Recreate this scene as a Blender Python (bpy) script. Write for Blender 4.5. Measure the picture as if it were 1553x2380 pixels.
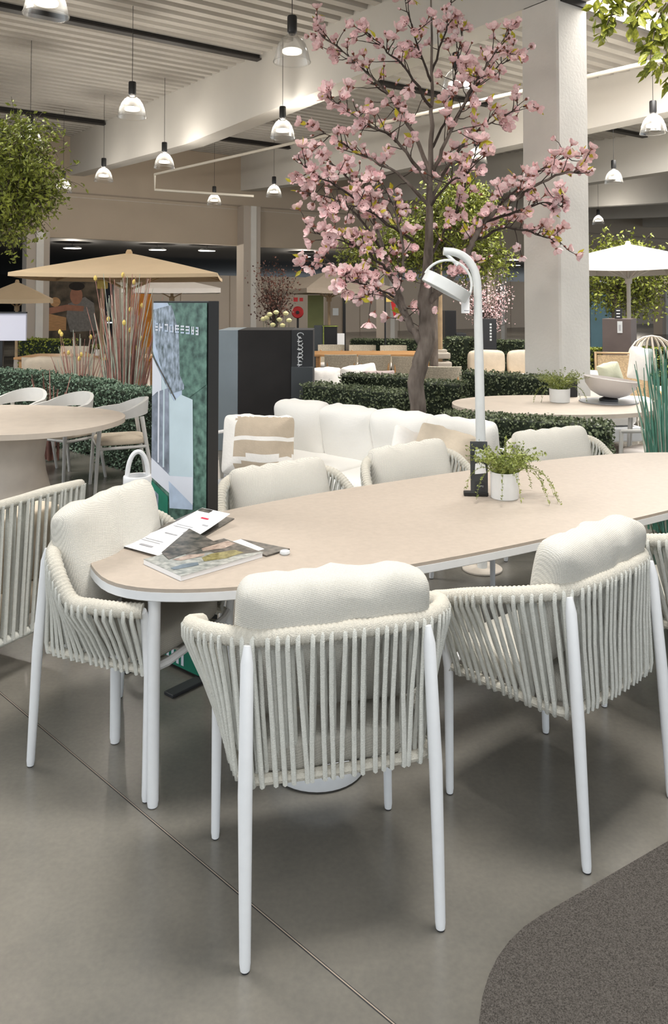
import bpy, bmesh, math, random
from mathutils import Vector, Matrix, noise
random.seed(7)
for o in list(bpy.data.objects): bpy.data.objects.remove(o)
S = bpy.context.scene
C = S.collection
PI = math.pi
# ------------------------------------------------------------------ camera
F, HOR, PITCH, HC = 1815.0, 700.0, math.radians(2.0), 1.69
YP = HOR - F*math.tan(PITCH)
cam = bpy.data.cameras.new('camera'); camo = bpy.data.objects.new('camera', cam); C.objects.link(camo)
cam.sensor_fit = 'VERTICAL'; cam.sensor_height = 24.0; cam.lens = 24.0*F/2380.0
cam.shift_y = -(1190.0-YP)/2380.0
cam.clip_start = .05; cam.clip_end = 200
camo.location = (0, 0, HC); camo.rotation_euler = (PI/2+PITCH, 0, 0)
S.camera = camo
def ray(px, py):
    xc = (px-776.5)/F; yc = -(py-YP)/F; c, s = math.cos(PITCH), math.sin(PITCH)
    return Vector((xc, -s*yc+c, c*yc+s))
def at(px, py, d): r = ray(px, py); return Vector((0, 0, HC))+r*(d/r.y)
def onz(px, py, z=0.0): r = ray(px, py); return Vector((0, 0, HC))+r*((z-HC)/r.z)
def fl(px, d): p = at(px, 1000, d); return Vector((p.x, d, 0))
# ------------------------------------------------------------------ world, light, exposure
W = bpy.data.worlds.new('world'); S.world = W; W.use_nodes = True
bg = W.node_tree.nodes['Background']; bg.inputs[0].default_value = (.88, .95, 1.0, 1); bg.inputs[1].default_value = .74
S.view_settings.view_transform = 'Standard'; S.view_settings.look = 'None'
S.view_settings.gamma = 1; S.view_settings.use_curve_mapping = False
S.view_settings.exposure = .96
# building frame: K = near corner of the column, E1 along the beams, E2 across them
K = at(1304, 880, 8.3); K.z = 0
E1 = Vector((-.569, .822, 0)); E2 = Vector((.822, .569, 0))
def B(t, s, z=0.0): v = K+E1*t+E2*s; return Vector((v.x, v.y, z))
def roofz(t): return 5.85+.049*t
BROT = math.atan2(E2.y, E2.x)            # local x = E2, local y = E1
SKY = [(-1.5, 1.5, .7, 5.1), (-4.6, -3.3, -5.2, -3.9), (-9.0, -5.6, -11.0, -6.3), (1.5, 4.5, 6.5, 11.2), (3.4, 4.6, 1.0, 2.4), (1.2, 4.2, -9.6, -6.2)]  # first in view, second read off the floor shadows, the rest added for light
POW = [370, 158, 90, 340, 130, 300]
for i, ((t0, t1, s0, s1), pw) in enumerate(zip(SKY, POW)):
    L = bpy.data.lights.new('skylight_area_light', 'AREA'); L.shape = 'RECTANGLE'
    L.size = s1-s0-.1; L.size_y = t1-t0-.1; L.energy = pw; L.color = (1, .965, .91)
    lo = bpy.data.objects.new('skylight_area_light', L); C.objects.link(lo)
    lo.location = B((t0+t1)/2, (s0+s1)/2, roofz((t0+t1)/2)+.30); lo.rotation_euler = (0, 0, BROT)
# ------------------------------------------------------------------ materials
M = {}
def mat(name, col, rough=.6, var=.0, scale=8.0, bump=.0, bscale=None, metal=0, emit=0, trans=0, col2=None, spec=.5, kind='noise', detail=4, stretch=None, sheen=0):
    m = bpy.data.materials.new(name); m.use_nodes = True; n = m.node_tree.nodes; l = m.node_tree.links
    b = n['Principled BSDF']; b.inputs['Roughness'].default_value = rough; b.inputs['Metallic'].default_value = metal
    b.inputs['Specular IOR Level'].default_value = spec
    if sheen: b.inputs['Sheen Weight'].default_value = sheen
    c = tuple(col)+(1,)
    b.inputs['Base Color'].default_value = c
    tc = n.new('ShaderNodeTexCoord'); vec = tc.outputs['Object']
    if stretch:
        mp = n.new('ShaderNodeMapping'); mp.inputs['Scale'].default_value = stretch; l.new(vec, mp.inputs['Vector']); vec = mp.outputs['Vector']
    if var or col2:
        t = n.new('ShaderNodeTexNoise'); t.inputs['Scale'].default_value = scale; t.inputs['Detail'].default_value = detail; l.new(vec, t.inputs['Vector'])
        r = n.new('ShaderNodeValToRGB'); l.new(t.outputs['Fac'], r.inputs['Fac'])
        a = tuple(max(0, x*(1-var)) for x in col); d = tuple(col2) if col2 else tuple(min(1, x*(1+var)) for x in col)
        r.color_ramp.elements[0].position = .3; r.color_ramp.elements[1].position = .7
        r.color_ramp.elements[0].color = a+(1,); r.color_ramp.elements[1].color = d+(1,)
        l.new(r.outputs['Color'], b.inputs['Base Color'])
    if bump:
        t2 = n.new('ShaderNodeTexNoise'); t2.inputs['Scale'].default_value = bscale or scale*4; t2.inputs['Detail'].default_value = 3; l.new(vec, t2.inputs['Vector'])
        bp = n.new('ShaderNodeBump'); bp.inputs['Strength'].default_value = bump; bp.inputs['Distance'].default_value = .01
        l.new(t2.outputs['Fac'], bp.inputs['Height']); l.new(bp.outputs['Normal'], b.inputs['Normal'])
    if emit:
        b.inputs['Emission Color'].default_value = c; b.inputs['Emission Strength'].default_value = emit
    if trans: b.inputs['Transmission Weight'].default_value = trans
    M[name] = m; return m
def weave(name, col, scale=220, rough=.85, dark=.72):
    m = mat(name, col, rough, spec=.2); n = m.node_tree.nodes; l = m.node_tree.links; b = n['Principled BSDF']
    tc = n.new('ShaderNodeTexCoord'); hs = []; mp = n.new('ShaderNodeMapping'); mp.inputs['Rotation'].default_value = (math.radians(40), math.radians(8), math.radians(12)); l.new(tc.outputs['Object'], mp.inputs['Vector'])
    for ax in ('X', 'Z'):
        w = n.new('ShaderNodeTexWave'); w.wave_type = 'BANDS'; w.bands_direction = ax; w.inputs['Scale'].default_value = scale/6.28; w.inputs['Distortion'].default_value = .6
        l.new(mp.outputs['Vector'], w.inputs['Vector']); hs.append(w)
    mx = n.new('ShaderNodeMath'); mx.operation = 'MULTIPLY'; l.new(hs[0].outputs['Fac'], mx.inputs[0]); l.new(hs[1].outputs['Fac'], mx.inputs[1])
    nz = n.new('ShaderNodeTexNoise'); nz.inputs['Scale'].default_value = 260; l.new(tc.outputs['Object'], nz.inputs['Vector'])
    ad = n.new('ShaderNodeMath'); ad.operation = 'MULTIPLY_ADD'; l.new(nz.outputs['Fac'], ad.inputs[0]); ad.inputs[1].default_value = .5; l.new(mx.outputs[0], ad.inputs[2])
    r = n.new('ShaderNodeValToRGB'); l.new(ad.outputs[0], r.inputs['Fac'])
    r.color_ramp.elements[0].position = .1; r.color_ramp.elements[1].position = .75
    r.color_ramp.elements[0].color = tuple(x*dark for x in col)+(1,); r.color_ramp.elements[1].color = tuple(min(1, x*1.06) for x in col)+(1,)
    l.new(r.outputs['Color'], b.inputs['Base Color'])
    bp = n.new('ShaderNodeBump'); bp.inputs['Strength'].default_value = .5; bp.inputs['Distance'].default_value = .002
    l.new(ad.outputs[0], bp.inputs['Height']); l.new(bp.outputs['Normal'], b.inputs['Normal'])
    return m
mat('white_metal', (.80, .81, .83), .35, .02, 30)
mat('lamp_grey', (.62, .64, .64), .4, .02, 30)
mat('rope', (.62, .62, .575), .8, .05, 60, .4, 300, spec=.2)
mat('rope_wrap', (.60, .57, .50), .8, .05, 70, .5, 300, spec=.2)
weave('cushion', (.655, .63, .575), 440, dark=.74)
weave('seat_cloth', (.52, .50, .45), 440, dark=.75)
weave('sofa_cloth', (.86, .845, .81), 500, dark=.9)
weave('sand_cloth', (.62, .53, .42), 500)
mat('white_cloth', (.86, .83, .79), .9, .05, 12, .2, 60)
mat('sage_cloth', (.60, .60, .45), .9, .06, 12, .2, 60)
mat('mauve_cloth', (.42, .34, .33), .9, .06, 12, .2, 60)
mat('beige_cloth', (.62, .53, .42), .9, .06, 12, .2, 60)
mat('tan_cloth', (.44, .32, .19), .9, .25, 60, .3, 90)
mat('table_top', (.44, .375, .315), .5, .05, 40, .05, 260, detail=8)
mat('table_rim', (.62, .61, .59), .4, .02, 20)
mat('sand_ceramic', (.60, .52, .44), .5, .05, 10)
mat('stone_beige', (.56, .50, .43), .8, .06, 10, .2, 60)
mat('wood', (.50, .27, .11), .5, .2, 6, .1, 40, stretch=(1, 8, 8))
mat('wood_pale', (.50, .35, .20), .6, .15, 8, .1, 40)
mat('black', (.012, .012, .013), .4, .1, 10)
mat('black_gloss', (.006, .006, .006), .45, .1, 10)
mat('charcoal', (.022, .023, .026), .6, .15, 5)
mat('booth_black', (.012, .010, .010), .75, .2, 4)
mat('booth_grey', (.20, .24, .27), .55, .06, 3)
mat('booth_slate', (.045, .052, .058), .55, .08, 5)
mat('booth_brown', (.11, .085, .08), .6, .1, 4)
mat('concrete_col', (.76, .73, .68), .85, .04, 2.5, .25, 30, detail=8)
mat('beam_paint', (.68, .655, .61), .8, .04, .8, .1, 20)
mat('deck', (.46, .435, .395), .6, .06, 2)
mat('dark_steel', (.025, .022, .02), .6, .2, 4)
mat('wall_cream', (.50, .415, .32), .85, .05, .6, .05, 12)
mat('wall_pale', (.52, .455, .39), .85, .05, .5)
mat('hall_black', (.006, .006, .007), .8, .2, 1)
mat('pipe_cream', (.75, .70, .61), .5, .03, 4)
mat('pot_white', (.78, .78, .77), .45, .02, 20)
mat('leaf_dark', (.060, .095, .045), .5, .4, 30, col2=(.24, .28, .15))
mat('leaf_blue', (.055, .110, .075), .5, .4, 30, col2=(.24, .35, .24))
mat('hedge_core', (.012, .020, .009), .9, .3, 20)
mat('leaf_olive', (.095, .135, .010), .5, .4, 9, col2=(.38, .42, .06))
mat('leaf_lime', (.22, .28, .02), .45, .4, 5, col2=(.55, .55, .07))
mat('leaf_fern', (.13, .18, .025), .5, .3, 14, col2=(.33, .37, .09))
mat('leaf_yellow', (.55, .48, .03), .5, .2, 12)
mat('petal', (.92, .52, .55), .6, .08, 16, col2=(.98, .85, .83), spec=.3)
mat('calyx', (.22, .065, .035), .6, .2, 20)
mat('bark', (.095, .070, .055), .9, .35, 14, .8, 40, col2=(.21, .175, .15), stretch=(1, 1, .3))
mat('twig', (.05, .036, .03), .9, .3, 30)
mat('grass_pale', (.42, .45, .37), .7, .3, 9)
mat('grass_red', (.34, .17, .14), .7, .35, 9)
mat('grass_teal', (.07, .24, .17), .5, .35, 6, col2=(.16, .37, .28))
mat('rust_leaf', (.12, .05, .035), .7, .35, 9)
mat('flower_yellow', (.72, .55, .15), .6, .1, 9)
mat('flower_lemon', (.80, .75, .40), .6, .1, 9)
mat('paper', (.84, .84, .85), .45, .01, 8)
mat('paper_grey', (.62, .64, .65), .4, .03, 8)
mat('ink_red', (.62, .02, .06), .5, .05, 8)
mat('ink_grey', (.40, .40, .43), .5, .05, 8)
mat('photo_dark', (.05, .048, .042), .3, .5, 40, col2=(.16, .14, .12))
mat('photo_sage', (.26, .28, .26), .3, .4, 45, col2=(.45, .45, .42))
mat('photo_olive', (.19, .16, .045), .3, .5, 60, col2=(.33, .29, .12))
mat('photo_rose', (.36, .24, .19), .3, .4, 50, col2=(.50, .40, .33))
mat('photo_blue', (.13, .16, .19), .3, .3, 40)
mat('gloss_sign', (.035, .038, .040), .2, .3, 6)
mat('red', (.45, .012, .015), .4, .1, 9)
mat('orange_cloth', (.55, .20, .025), .8, .25, 4)
mat('olive_sign', (.30, .32, .13), .6, .06, 4)
mat('blue_panel', (.10, .19, .23), .6, .1, 2)
mat('parasol_tan', (.56, .43, .28), .85, .04, 3)
mat('parasol_white', (.76, .71, .66), .85, .03, 3)
mat('parasol_taupe', (.35, .29, .23), .85, .05, 3)
mat('rope_far', (.42, .37, .29), .9, .25, 60, .4, 120)
mat('silver', (.55, .57, .62), .3, .05, 8, metal=.6)
mat('bowl_grey', (.62, .57, .54), .5, .04, 8)
mat('skin', (.34, .15, .09), .6, .15, 6)
mat('shirt_grey', (.20, .19, .18), .8, .2, 12)
mat('mural_ground', (.06, .055, .04), .7, .7, 3, col2=(.16, .12, .08))
mat('hair_dark', (.02, .016, .013), .8, .2, 12)
mat('navy', (.02, .03, .06), .8, .2, 12)
mat('lavender', (.50, .50, .58), .4, .03, 2, emit=.15)
mat('green_led', (.05, .5, .22), .5, .05, 9)
mat('bulb', (1, .95, .85), .4, emit=.6)
mat('screen_green', (.055, .13, .105), .25, .5, 26, col2=(.16, .30, .24), emit=0)
mat('screen_leaf', (.10, .15, .15), .25, .4, 55, col2=(.50, .58, .72), stretch=(1, 1, .45))
mat('screen_sky', (.52, .62, .78), .25, .12, 14)
mat('screen_white', (.78, .80, .88), .25, .02, 6)
mat('screen_ice', (.60, .72, .78), .25, .06, 6)
mat('screen_glass', (.16, .19, .23), .25, .3, 12, col2=(.36, .40, .50))
mat('screen_base', (.018, .20, .13), .25, .15, 9)
mat('felt', (.085, .075, .068), .95, .45, 320, .6, 500, col2=(.16, .145, .13), detail=2, spec=.1)
mat('felt_edge', (.10, .10, .105), .95, .2, 120)
mat('stripe', (.52, .43, .33), .9, .05, 20, .2, 90)
# clear acrylic for the lamp shades, glass of the skylights
def clear(name, tint, mixf):
    m = bpy.data.materials.new(name); m.use_nodes = True; n = m.node_tree.nodes; l = m.node_tree.links
    n.remove(n['Principled BSDF']); out = n['Material Output']
    tr = n.new('ShaderNodeBsdfTransparent'); gl = n.new('ShaderNodeBsdfGlossy'); df = n.new('ShaderNodeBsdfDiffuse')
    gl.inputs['Roughness'].default_value = .12; df.inputs['Color'].default_value = tint+(1,)
    nz = n.new('ShaderNodeTexNoise'); nz.inputs['Scale'].default_value = 30
    a = n.new('ShaderNodeMixShader'); a.inputs[0].default_value = .12; l.new(gl.outputs[0], a.inputs[1]); l.new(df.outputs[0], a.inputs[2])
    k = n.new('ShaderNodeMixShader'); lw = n.new('ShaderNodeLayerWeight'); lw.inputs['Blend'].default_value = mixf
    l.new(lw.outputs['Facing'], k.inputs[0]); l.new(tr.outputs[0], k.inputs[1]); l.new(a.outputs[0], k.inputs[2]); l.new(k.outputs[0], out.inputs['Surface'])
    M[name] = m
clear('acrylic', (.8, .8, .78), .34); clear('pane_glass', (.9, .9, .9), .08)
# rope rail: winding rope relief; floor: polished concrete
def floor_mat():
    m = mat('floor', (.17, .165, .15), .32, spec=.5); n = m.node_tree.nodes; l = m.node_tree.links; b = n['Principled BSDF']
    tc = n.new('ShaderNodeTexCoord')
    a = n.new('ShaderNodeTexNoise'); a.inputs['Scale'].default_value = 1.1; a.inputs['Detail'].default_value = 9; a.inputs['Roughness'].default_value = .62; l.new(tc.outputs['Object'], a.inputs['Vector'])
    c = n.new('ShaderNodeTexNoise'); c.inputs['Scale'].default_value = 60; c.inputs['Detail'].default_value = 5; l.new(tc.outputs['Object'], c.inputs['Vector'])
    ad = n.new('ShaderNodeMath'); ad.operation = 'MULTIPLY_ADD'; l.new(c.outputs['Fac'], ad.inputs[0]); ad.inputs[1].default_value = .25; l.new(a.outputs['Fac'], ad.inputs[2])
    r = n.new('ShaderNodeValToRGB'); l.new(ad.outputs[0], r.inputs['Fac'])
    r.color_ramp.elements[0].position = .42; r.color_ramp.elements[1].position = .82
    r.color_ramp.elements[0].color = (.130, .124, .112, 1); r.color_ramp.elements[1].color = (.212, .197, .168, 1)
    l.new(r.outputs['Color'], b.inputs['Base Color'])
    q = n.new('ShaderNodeMapRange'); l.new(a.outputs['Fac'], q.inputs['Value']); q.inputs['To Min'].default_value = .16; q.inputs['To Max'].default_value = .32
    l.new(q.outputs['Result'], b.inputs['Roughness'])
floor_mat()
# ------------------------------------------------------------------ mesh helpers
class MB:
    def __init__(s): s.v = []; s.f = []; s.m = []; s.mi = 0
    def quadgrid(s, rows, close_u=False, close_v=False):
        b = len(s.v); n = len(rows); k = len(rows[0])
        for r in rows: s.v += [tuple(p) for p in r]
        for i in range(n if close_u else n-1):
            for j in range(k if close_v else k-1):
                s.f.append((b+i*k+j, b+i*k+(j+1) % k, b+((i+1) % n)*k+(j+1) % k, b+((i+1) % n)*k+j)); s.m.append(s.mi)
    def face(s, pts):
        b = len(s.v); s.v += [tuple(p) for p in pts]; s.f.append(tuple(range(b, b+len(pts)))); s.m.append(s.mi)
    def box(s, c, sz, rot=None):
        b = len(s.v); c = Vector(c)
        for dx in (-.5, .5):
            for dy in (-.5, .5):
                for dz in (-.5, .5):
                    p = Vector((dx*sz[0], dy*sz[1], dz*sz[2]))
                    if rot is not None: p = rot @ p
                    s.v.append(tuple(c+p))
        for q in ((0, 1, 3, 2), (4, 6, 7, 5), (0, 4, 5, 1), (2, 3, 7, 6), (0, 2, 6, 4), (1, 5, 7, 3)):
            s.f.append(tuple(b+i for i in q)); s.m.append(s.mi)
    def tube(s, pts, rad, n=8, closed=False, caps=True):
        pts = [Vector(p) for p in pts]; N = len(pts)
        rs = rad if isinstance(rad, (list, tuple)) else [rad]*N
        rows = []; prev = None
        for i, p in enumerate(pts):
            if closed: t = pts[(i+1) % N]-pts[i-1]
            else: t = pts[min(i+1, N-1)]-pts[max(i-1, 0)]
            if t.length < 1e-9: t = Vector((0, 0, 1))
            t.normalize()
            if prev is None:
                u = t.orthogonal().normalized()
            else:
                u = prev-t*prev.dot(t); u = u.normalized() if u.length > 1e-6 else t.orthogonal().normalized()
            prev = u; w = t.cross(u)
            rows.append([p+(u*math.cos(2*PI*j/n)+w*math.sin(2*PI*j/n))*rs[i] for j in range(n)])
        s.quadgrid(rows, closed, True)
        if caps and not closed:
            s.face(list(reversed(rows[0]))); s.face(rows[-1])
    def lathe(s, prof, c=(0, 0, 0), n=24, axis=None):
        c = Vector(c); rows = []
        for r, z in prof:
            row = [Vector((r*math.cos(2*PI*j/n), r*math.sin(2*PI*j/n), z)) for j in range(n)]
            if axis is not None: row = [axis @ p for p in row]
            rows.append([c+p for p in row])
        s.quadgrid(rows, False, True)
    def prism(s, poly, z0, z1):
        k = len(poly)
        s.quadgrid([[(p[0], p[1], z0) for p in poly], [(p[0], p[1], z1) for p in poly]], False, True)
        s.face([(p[0], p[1], z1) for p in poly]); s.face([(p[0], p[1], z0) for p in reversed(poly)])
    def xform(s, mtx): s.v = [tuple(mtx @ Vector(p)) for p in s.v]; return s
    def build(s, name, mats, parent=None, smooth=False):
        me = bpy.data.meshes.new(name); me.from_pydata(s.v, [], s.f); me.update()
        ms = mats if isinstance(mats, (list, tuple)) else [mats]
        for m in ms: me.materials.append(M[m])
        if len(ms) > 1: me.polygons.foreach_set('material_index', s.m)
        if smooth: me.polygons.foreach_set('use_smooth', [True]*len(me.polygons))
        bm = bmesh.new(); bm.from_mesh(me); bmesh.ops.recalc_face_normals(bm, faces=bm.faces); bm.to_mesh(me); bm.free()
        o = bpy.data.objects.new(name, me); C.objects.link(o)
        if parent: o.parent = parent
        return o
def auto(o, ang=40):
    me = o.data
    me.polygons.foreach_set('use_smooth', [True]*len(me.polygons))
    me.set_sharp_from_angle(angle=math.radians(ang))
    return o
def bevel(o, w=.004, seg=2):
    md = o.modifiers.new('bevel', 'BEVEL'); md.width = w; md.segments = seg; md.limit_method = 'ANGLE'; return o
def tag(o, label, cat=None, group=None, kind=None):
    o['label'] = label
    if cat: o['category'] = cat
    if group: o['group'] = group
    if kind: o['kind'] = kind
    return o
def thing(name, label, cat, loc=(0, 0, 0), rz=0, group=None):
    o = bpy.data.objects.new(name, None); C.objects.link(o); o.location = loc; o.rotation_euler = (0, 0, rz); o.empty_display_size = .1
    return tag(o, label, cat, group)
def struct(o, label=None):
    o['kind'] = 'structure'
    if label: o['label'] = label
    return o
def dup(root, label, loc, rz=None, group=None):
    r = root.copy(); C.objects.link(r); r.location = loc
    if rz is not None: r.rotation_euler = (0, 0, rz)
    r['label'] = label
    if group: r['group'] = group
    for ch in list(root.children):
        c = ch.copy(); C.objects.link(c); c.parent = r
        for g in list(ch.children):
            d = g.copy(); C.objects.link(d); d.parent = c
    return r
def inst(src_mesh, name, parent, mtx):
    o = bpy.data.objects.new(name, src_mesh); C.objects.link(o); o.parent = parent; o.matrix_local = mtx; return o
def catmull(pts, n=6):
    pts = [Vector(p) for p in pts]; out = []
    for i in range(len(pts)-1):
        p0 = pts[max(i-1, 0)]; p1 = pts[i]; p2 = pts[i+1]; p3 = pts[min(i+2, len(pts)-1)]
        for k in range(n):
            t = k/n
            out.append(.5*((2*p1)+(-p0+p2)*t+(2*p0-5*p1+4*p2-p3)*t*t+(-p0+3*p1-3*p2+p3)*t**3))
    out.append(pts[-1]); return out
def resample(pts, n):
    L = [0]
    for a, b in zip(pts, pts[1:]): L.append(L[-1]+(b-a).length)
    out = []; j = 0
    for i in range(n):
        x = L[-1]*i/(n-1)
        while j < len(L)-2 and L[j+1] < x: j += 1
        f = (x-L[j])/max(1e-9, L[j+1]-L[j]); out.append(pts[j].lerp(pts[j+1], f))
    return out
def cushion(name, w, h, t, m, parent=None, p=5.0, n=12, dent=.0, seed=0, pinch=.0, seam=False, q_=None):
    """soft block: x width, y thickness, z height, centred; p = squareness; pinch pulls the corners out thin"""
    mb = MB(); q_ = q_ or p
    def sup(x, y, z):
        r = ((abs(x)**p+abs(z)**p)**(q_/p)+abs(y)**q_)**(1/q_); return x/r, y/r, z/r
    for ax in range(3):
        for sg in (-1, 1):
            rows = []
            for i in range(n+1):
                row = []
                for j in range(n+1):
                    a = math.sin((2*i/n-1)*PI/2*.92)/math.sin(PI/2*.92); b = math.sin((2*j/n-1)*PI/2*.92)/math.sin(PI/2*.92)
                    q = [0, 0, 0]; q[ax] = sg; q[(ax+1) % 3] = a; q[(ax+2) % 3] = b
                    x, y, z = sup(*q)
                    bulge = 1-pinch*(max(abs(x), abs(z))**3)
                    X, Y, Z = x*w/2, y*t/2*bulge, z*h/2
                    if dent:
                        nv = noise.noise_vector(Vector((X*5.5+seed*3.1, Y*5.5+seed, Z*4+seed*1.7)))
                        X += nv.x*dent*.5; Y += nv.y*dent; Z += nv.z*dent*.9
                        wr = noise.noise(Vector((X*16+seed, Y*3, Z*4+seed)))
                        if z > .1: Z += wr*dent*.9*(z-.1); Y += wr*dent*.55*(z-.1)
                    if seam: Y *= 1-.13*math.exp(-((X-.04)/.013)**2)
                    row.append((X, Y, Z))
                rows.append(row)
            mb.quadgrid(rows)
    o = mb.build(name, m, parent, True)
    bm = bmesh.new(); bm.from_mesh(o.data); bmesh.ops.remove_doubles(bm, verts=bm.verts, dist=1e-5); bmesh.ops.recalc_face_normals(bm, faces=bm.faces); bm.to_mesh(o.data); bm.free()
    return o
def rbox(name, c, sz, m, parent=None, r=.01, rot=None):
    b = MB(); b.box((0, 0, 0), sz); o = b.build(name, m, parent); bevel(o, r, 2); o.location = c
    if rot is not None: o.rotation_euler = rot
    return o
def leafcloud(mb, pts, size, nrm=None, jit=1.0, asp=.5):
    for p in pts:
        s = size*random.uniform(.6, 1.25)
        a = Vector((random.gauss(0, 1), random.gauss(0, 1), random.gauss(0, 1))).normalized()
        b = a.orthogonal().normalized(); b.rotate(Matrix.Rotation(random.uniform(0, 6.28), 3, a))
        c = a.cross(b); p = Vector(p)
        mb.face([p-b*s*.5, p+c*s*asp*.5+a*s*.06, p+b*s*.5, p-c*s*asp*.5+a*s*.06])
# ------------------------------------------------------------------ setting: floor, roof, beams, walls
b = MB(); b.face([(-45, -12, 0), (45, -12, 0), (45, 60, 0), (-45, 60, 0)])
struct(b.build('floor', 'floor'), 'grey polished concrete floor')
p0, p1 = onz(0, 1610), onz(915, 2380)
dv = (p1-p0).normalized(); a0 = p0-dv*3; a1 = p1+dv*2; nv = Vector((-dv.y, dv.x, 0))
b = MB(); b.face([a0-nv*.0016+Vector((0, 0, .0012)), a1-nv*.0016+Vector((0, 0, .0012)), a1+nv*.0016+Vector((0, 0, .0012)), a0+nv*.0016+Vector((0, 0, .0012))])
b2 = MB(); b2.face([a0-nv*.0042+Vector((0, 0, .0006)), a1-nv*.0042+Vector((0, 0, .0006)), a1+nv*.0042+Vector((0, 0, .0006)), a0+nv*.0042+Vector((0, 0, .0006))])
j = struct(b2.build('trim_1', 'charcoal'), 'dark saw-cut joint running across the concrete floor'); b.build('joint_filler', 'parasol_taupe', j)
# corrugated roof deck with skylight openings; ribs run along E2
def deck(name, t0, t1, s0, s1):
    mb = MB(); pitch = .34; n = int((t1-t0)/pitch)
    prof = [(0, 0), (.10, 0), (.14, -.13), (.30, -.13), (.34, 0)]
    for i in range(n):
        for (u0, z0), (u1, z1) in zip(prof, prof[1:]):
            ta, tb = t0+i*pitch+u0, t0+i*pitch+u1; tm = (ta+tb)/2
            cuts = sorted([(q[2], q[3]) for q in SKY if q[0] < tm < q[1]]); x = s0; segs = []
            for c0, c1 in cuts:
                if c0 > x: segs.append((x, min(c0, s1)))
                x = max(x, c1)
            if x < s1: segs.append((x, s1))
            for c0, c1 in segs:
                mb.face([B(ta, c0, roofz(ta)+z0+.02), B(ta, c1, roofz(ta)+z0+.02), B(tb, c1, roofz(tb)+z1+.02), B(tb, c0, roofz(tb)+z1+.02)])
    return mb.build(name, 'deck')
struct(deck('ceiling', -12, 18.3, -12, 46), 'corrugated metal roof deck')
for i, (t0, t1, s0, s1) in enumerate(SKY):
    mb = MB()
    for (ta, sa, tb, sb) in ((t0, s0, t0, s1), (t1, s0, t1, s1), (t0, s0, t1, s0), (t0, s1, t1, s1)):
        mb.face([B(ta, sa, roofz(ta)-.10), B(tb, sb, roofz(tb)-.10), B(tb, sb, roofz(tb)+.5), B(ta, sa, roofz(ta)+.5)])
    w = struct(mb.build('window_%d' % (i+1), 'wall_pale'), 'roof skylight opening with pale upstand, one of a set mostly added for light')
    g = MB(); g.face([B(t0, s0, roofz(t0)+.5), B(t0, s1, roofz(t0)+.5), B(t1, s1, roofz(t1)+.5), B(t1, s0, roofz(t1)+.5)]); g.build('pane', 'pane_glass', w)
def beam(s, w=.42):
    mb = MB(); rows = []
    for t in (-13, -6, 0, 5, 9.8, 14, 18.2):
        zb = 5.0 if t < 9.8 else 5.0+.055*(t-9.8)
        zt = roofz(t)-.05
        rows.append([B(t, s-w/2, zb), B(t, s+w/2, zb), B(t, s+w/2, zt), B(t, s-w/2, zt)])
    mb.quadgrid(rows, False, True); mb.face(rows[0]); mb.face(rows[-1])
    return mb
for i, s in enumerate((-11.27, -5.51, .25, 6.01, 11.77, 17.53, 23.3, 29.0)):
    struct(beam(s).build('trim_%d' % (i+2), 'beam_paint'), 'deep pale concrete roof beam')
k = 10
for t in (-10.0, -1.8, 6.6, 15.0):
    for s0, s1 in ((-11.05, -5.73), (-5.29, .03), (.47, 5.79), (6.23, 11.55), (11.99, 17.31), (17.75, 23.08)):
        if any(q[0]-.2 < t < q[1]+.2 and q[2] < s1 and q[3] > s0 for q in SKY): continue
        mb = MB(); z = roofz(t)-.20
        for dz, w in ((0, .16), (.09, .03), (.17, .16)):
            mb.quadgrid([[B(t-w/2, s, z+dz-.012-(.07 if w < .1 else 0)), B(t+w/2, s, z+dz-.012-(.07 if w < .1 else 0)), B(t+w/2, s, z+dz+.012+(.07 if w < .1 else 0)), B(t-w/2, s, z+dz+.012+(.07 if w < .1 else 0))] for s in (s0, s1)], False, True)
        struct(mb.build('trim_%d' % k, 'dark_steel'), 'dark steel purlin under the roof deck'); k += 1
# column
mb = MB(); w = .51; ch = .02
poly = [B(0, ch), B(0, w-ch), B(ch, w), B(w-ch, w), B(w, w-ch), B(w, ch), B(w-ch, 0), B(ch, 0)]
mb.prism(poly, 0, 4.97); col1 = struct(mb.build('trim_40', 'concrete_col'), 'tall square pale concrete column')
mb = MB(); mb.prism([B(-.03, .05), B(-.03, w-.05), B(w, w-.05), B(w, .05)], 4.93, 5.02); mb.build('bearing_pad', 'dark_steel', col1)
# far wall above the opening + pillars
TW = 18.2
def slab(name, t0, t1, s0, s1, z0, z1, m, label, parent=None):
    mb = MB(); mb.prism([B(t0, s0), B(t0, s1), B(t1, s1), B(t1, s0)], z0, z1); o = mb.build(name, m, parent)
    if parent is None: struct(o, label)
    return o
wall = slab('wall_back', TW, TW+.3, -14, 50, 3.58, 6.95, 'wall_cream', 'cream concrete wall panel above the wide opening')
slab('wall_joint', TW-.012, TW, -14, 50, 4.80, 4.83, 'stone_beige', None, wall)
slab('wall_conduit', TW-.05, TW-.012, -14, 50, 4.92, 4.96, 'parasol_taupe', None, wall)
for i, s in enumerate((-.95, 6.0, 12.0, 18.0, 24.0, 30.0)):
    o = slab('trim_%d' % (41+i), TW-.45, TW+.05, s-.32, s+.32, 0, 4.9 if i == 1 else 3.7, 'wall_pale', 'pale pillar beside the opening in the far wall')
    slab('pillar_rib', TW-.50, TW-.45, s-.06, s+.14, 0, 4.9 if i == 1 else 3.7, 'concrete_col', None, o)
slab('ceiling_hall', TW+.3, TW+40, -30, 60, 3.72, 3.9, 'hall_black', 'black ceiling of the hall behind')
slab('wall_hall_end', TW+39, TW+39.4, -30, 60, 0, 3.8, 'hall_black', 'dark end wall of the hall behind')
pw = slab('wall_far', TW+11, TW+11.2, 5.2, 60, 0, 2.95, 'wall_pale', 'pale partition wall at the back of the hall')
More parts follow.
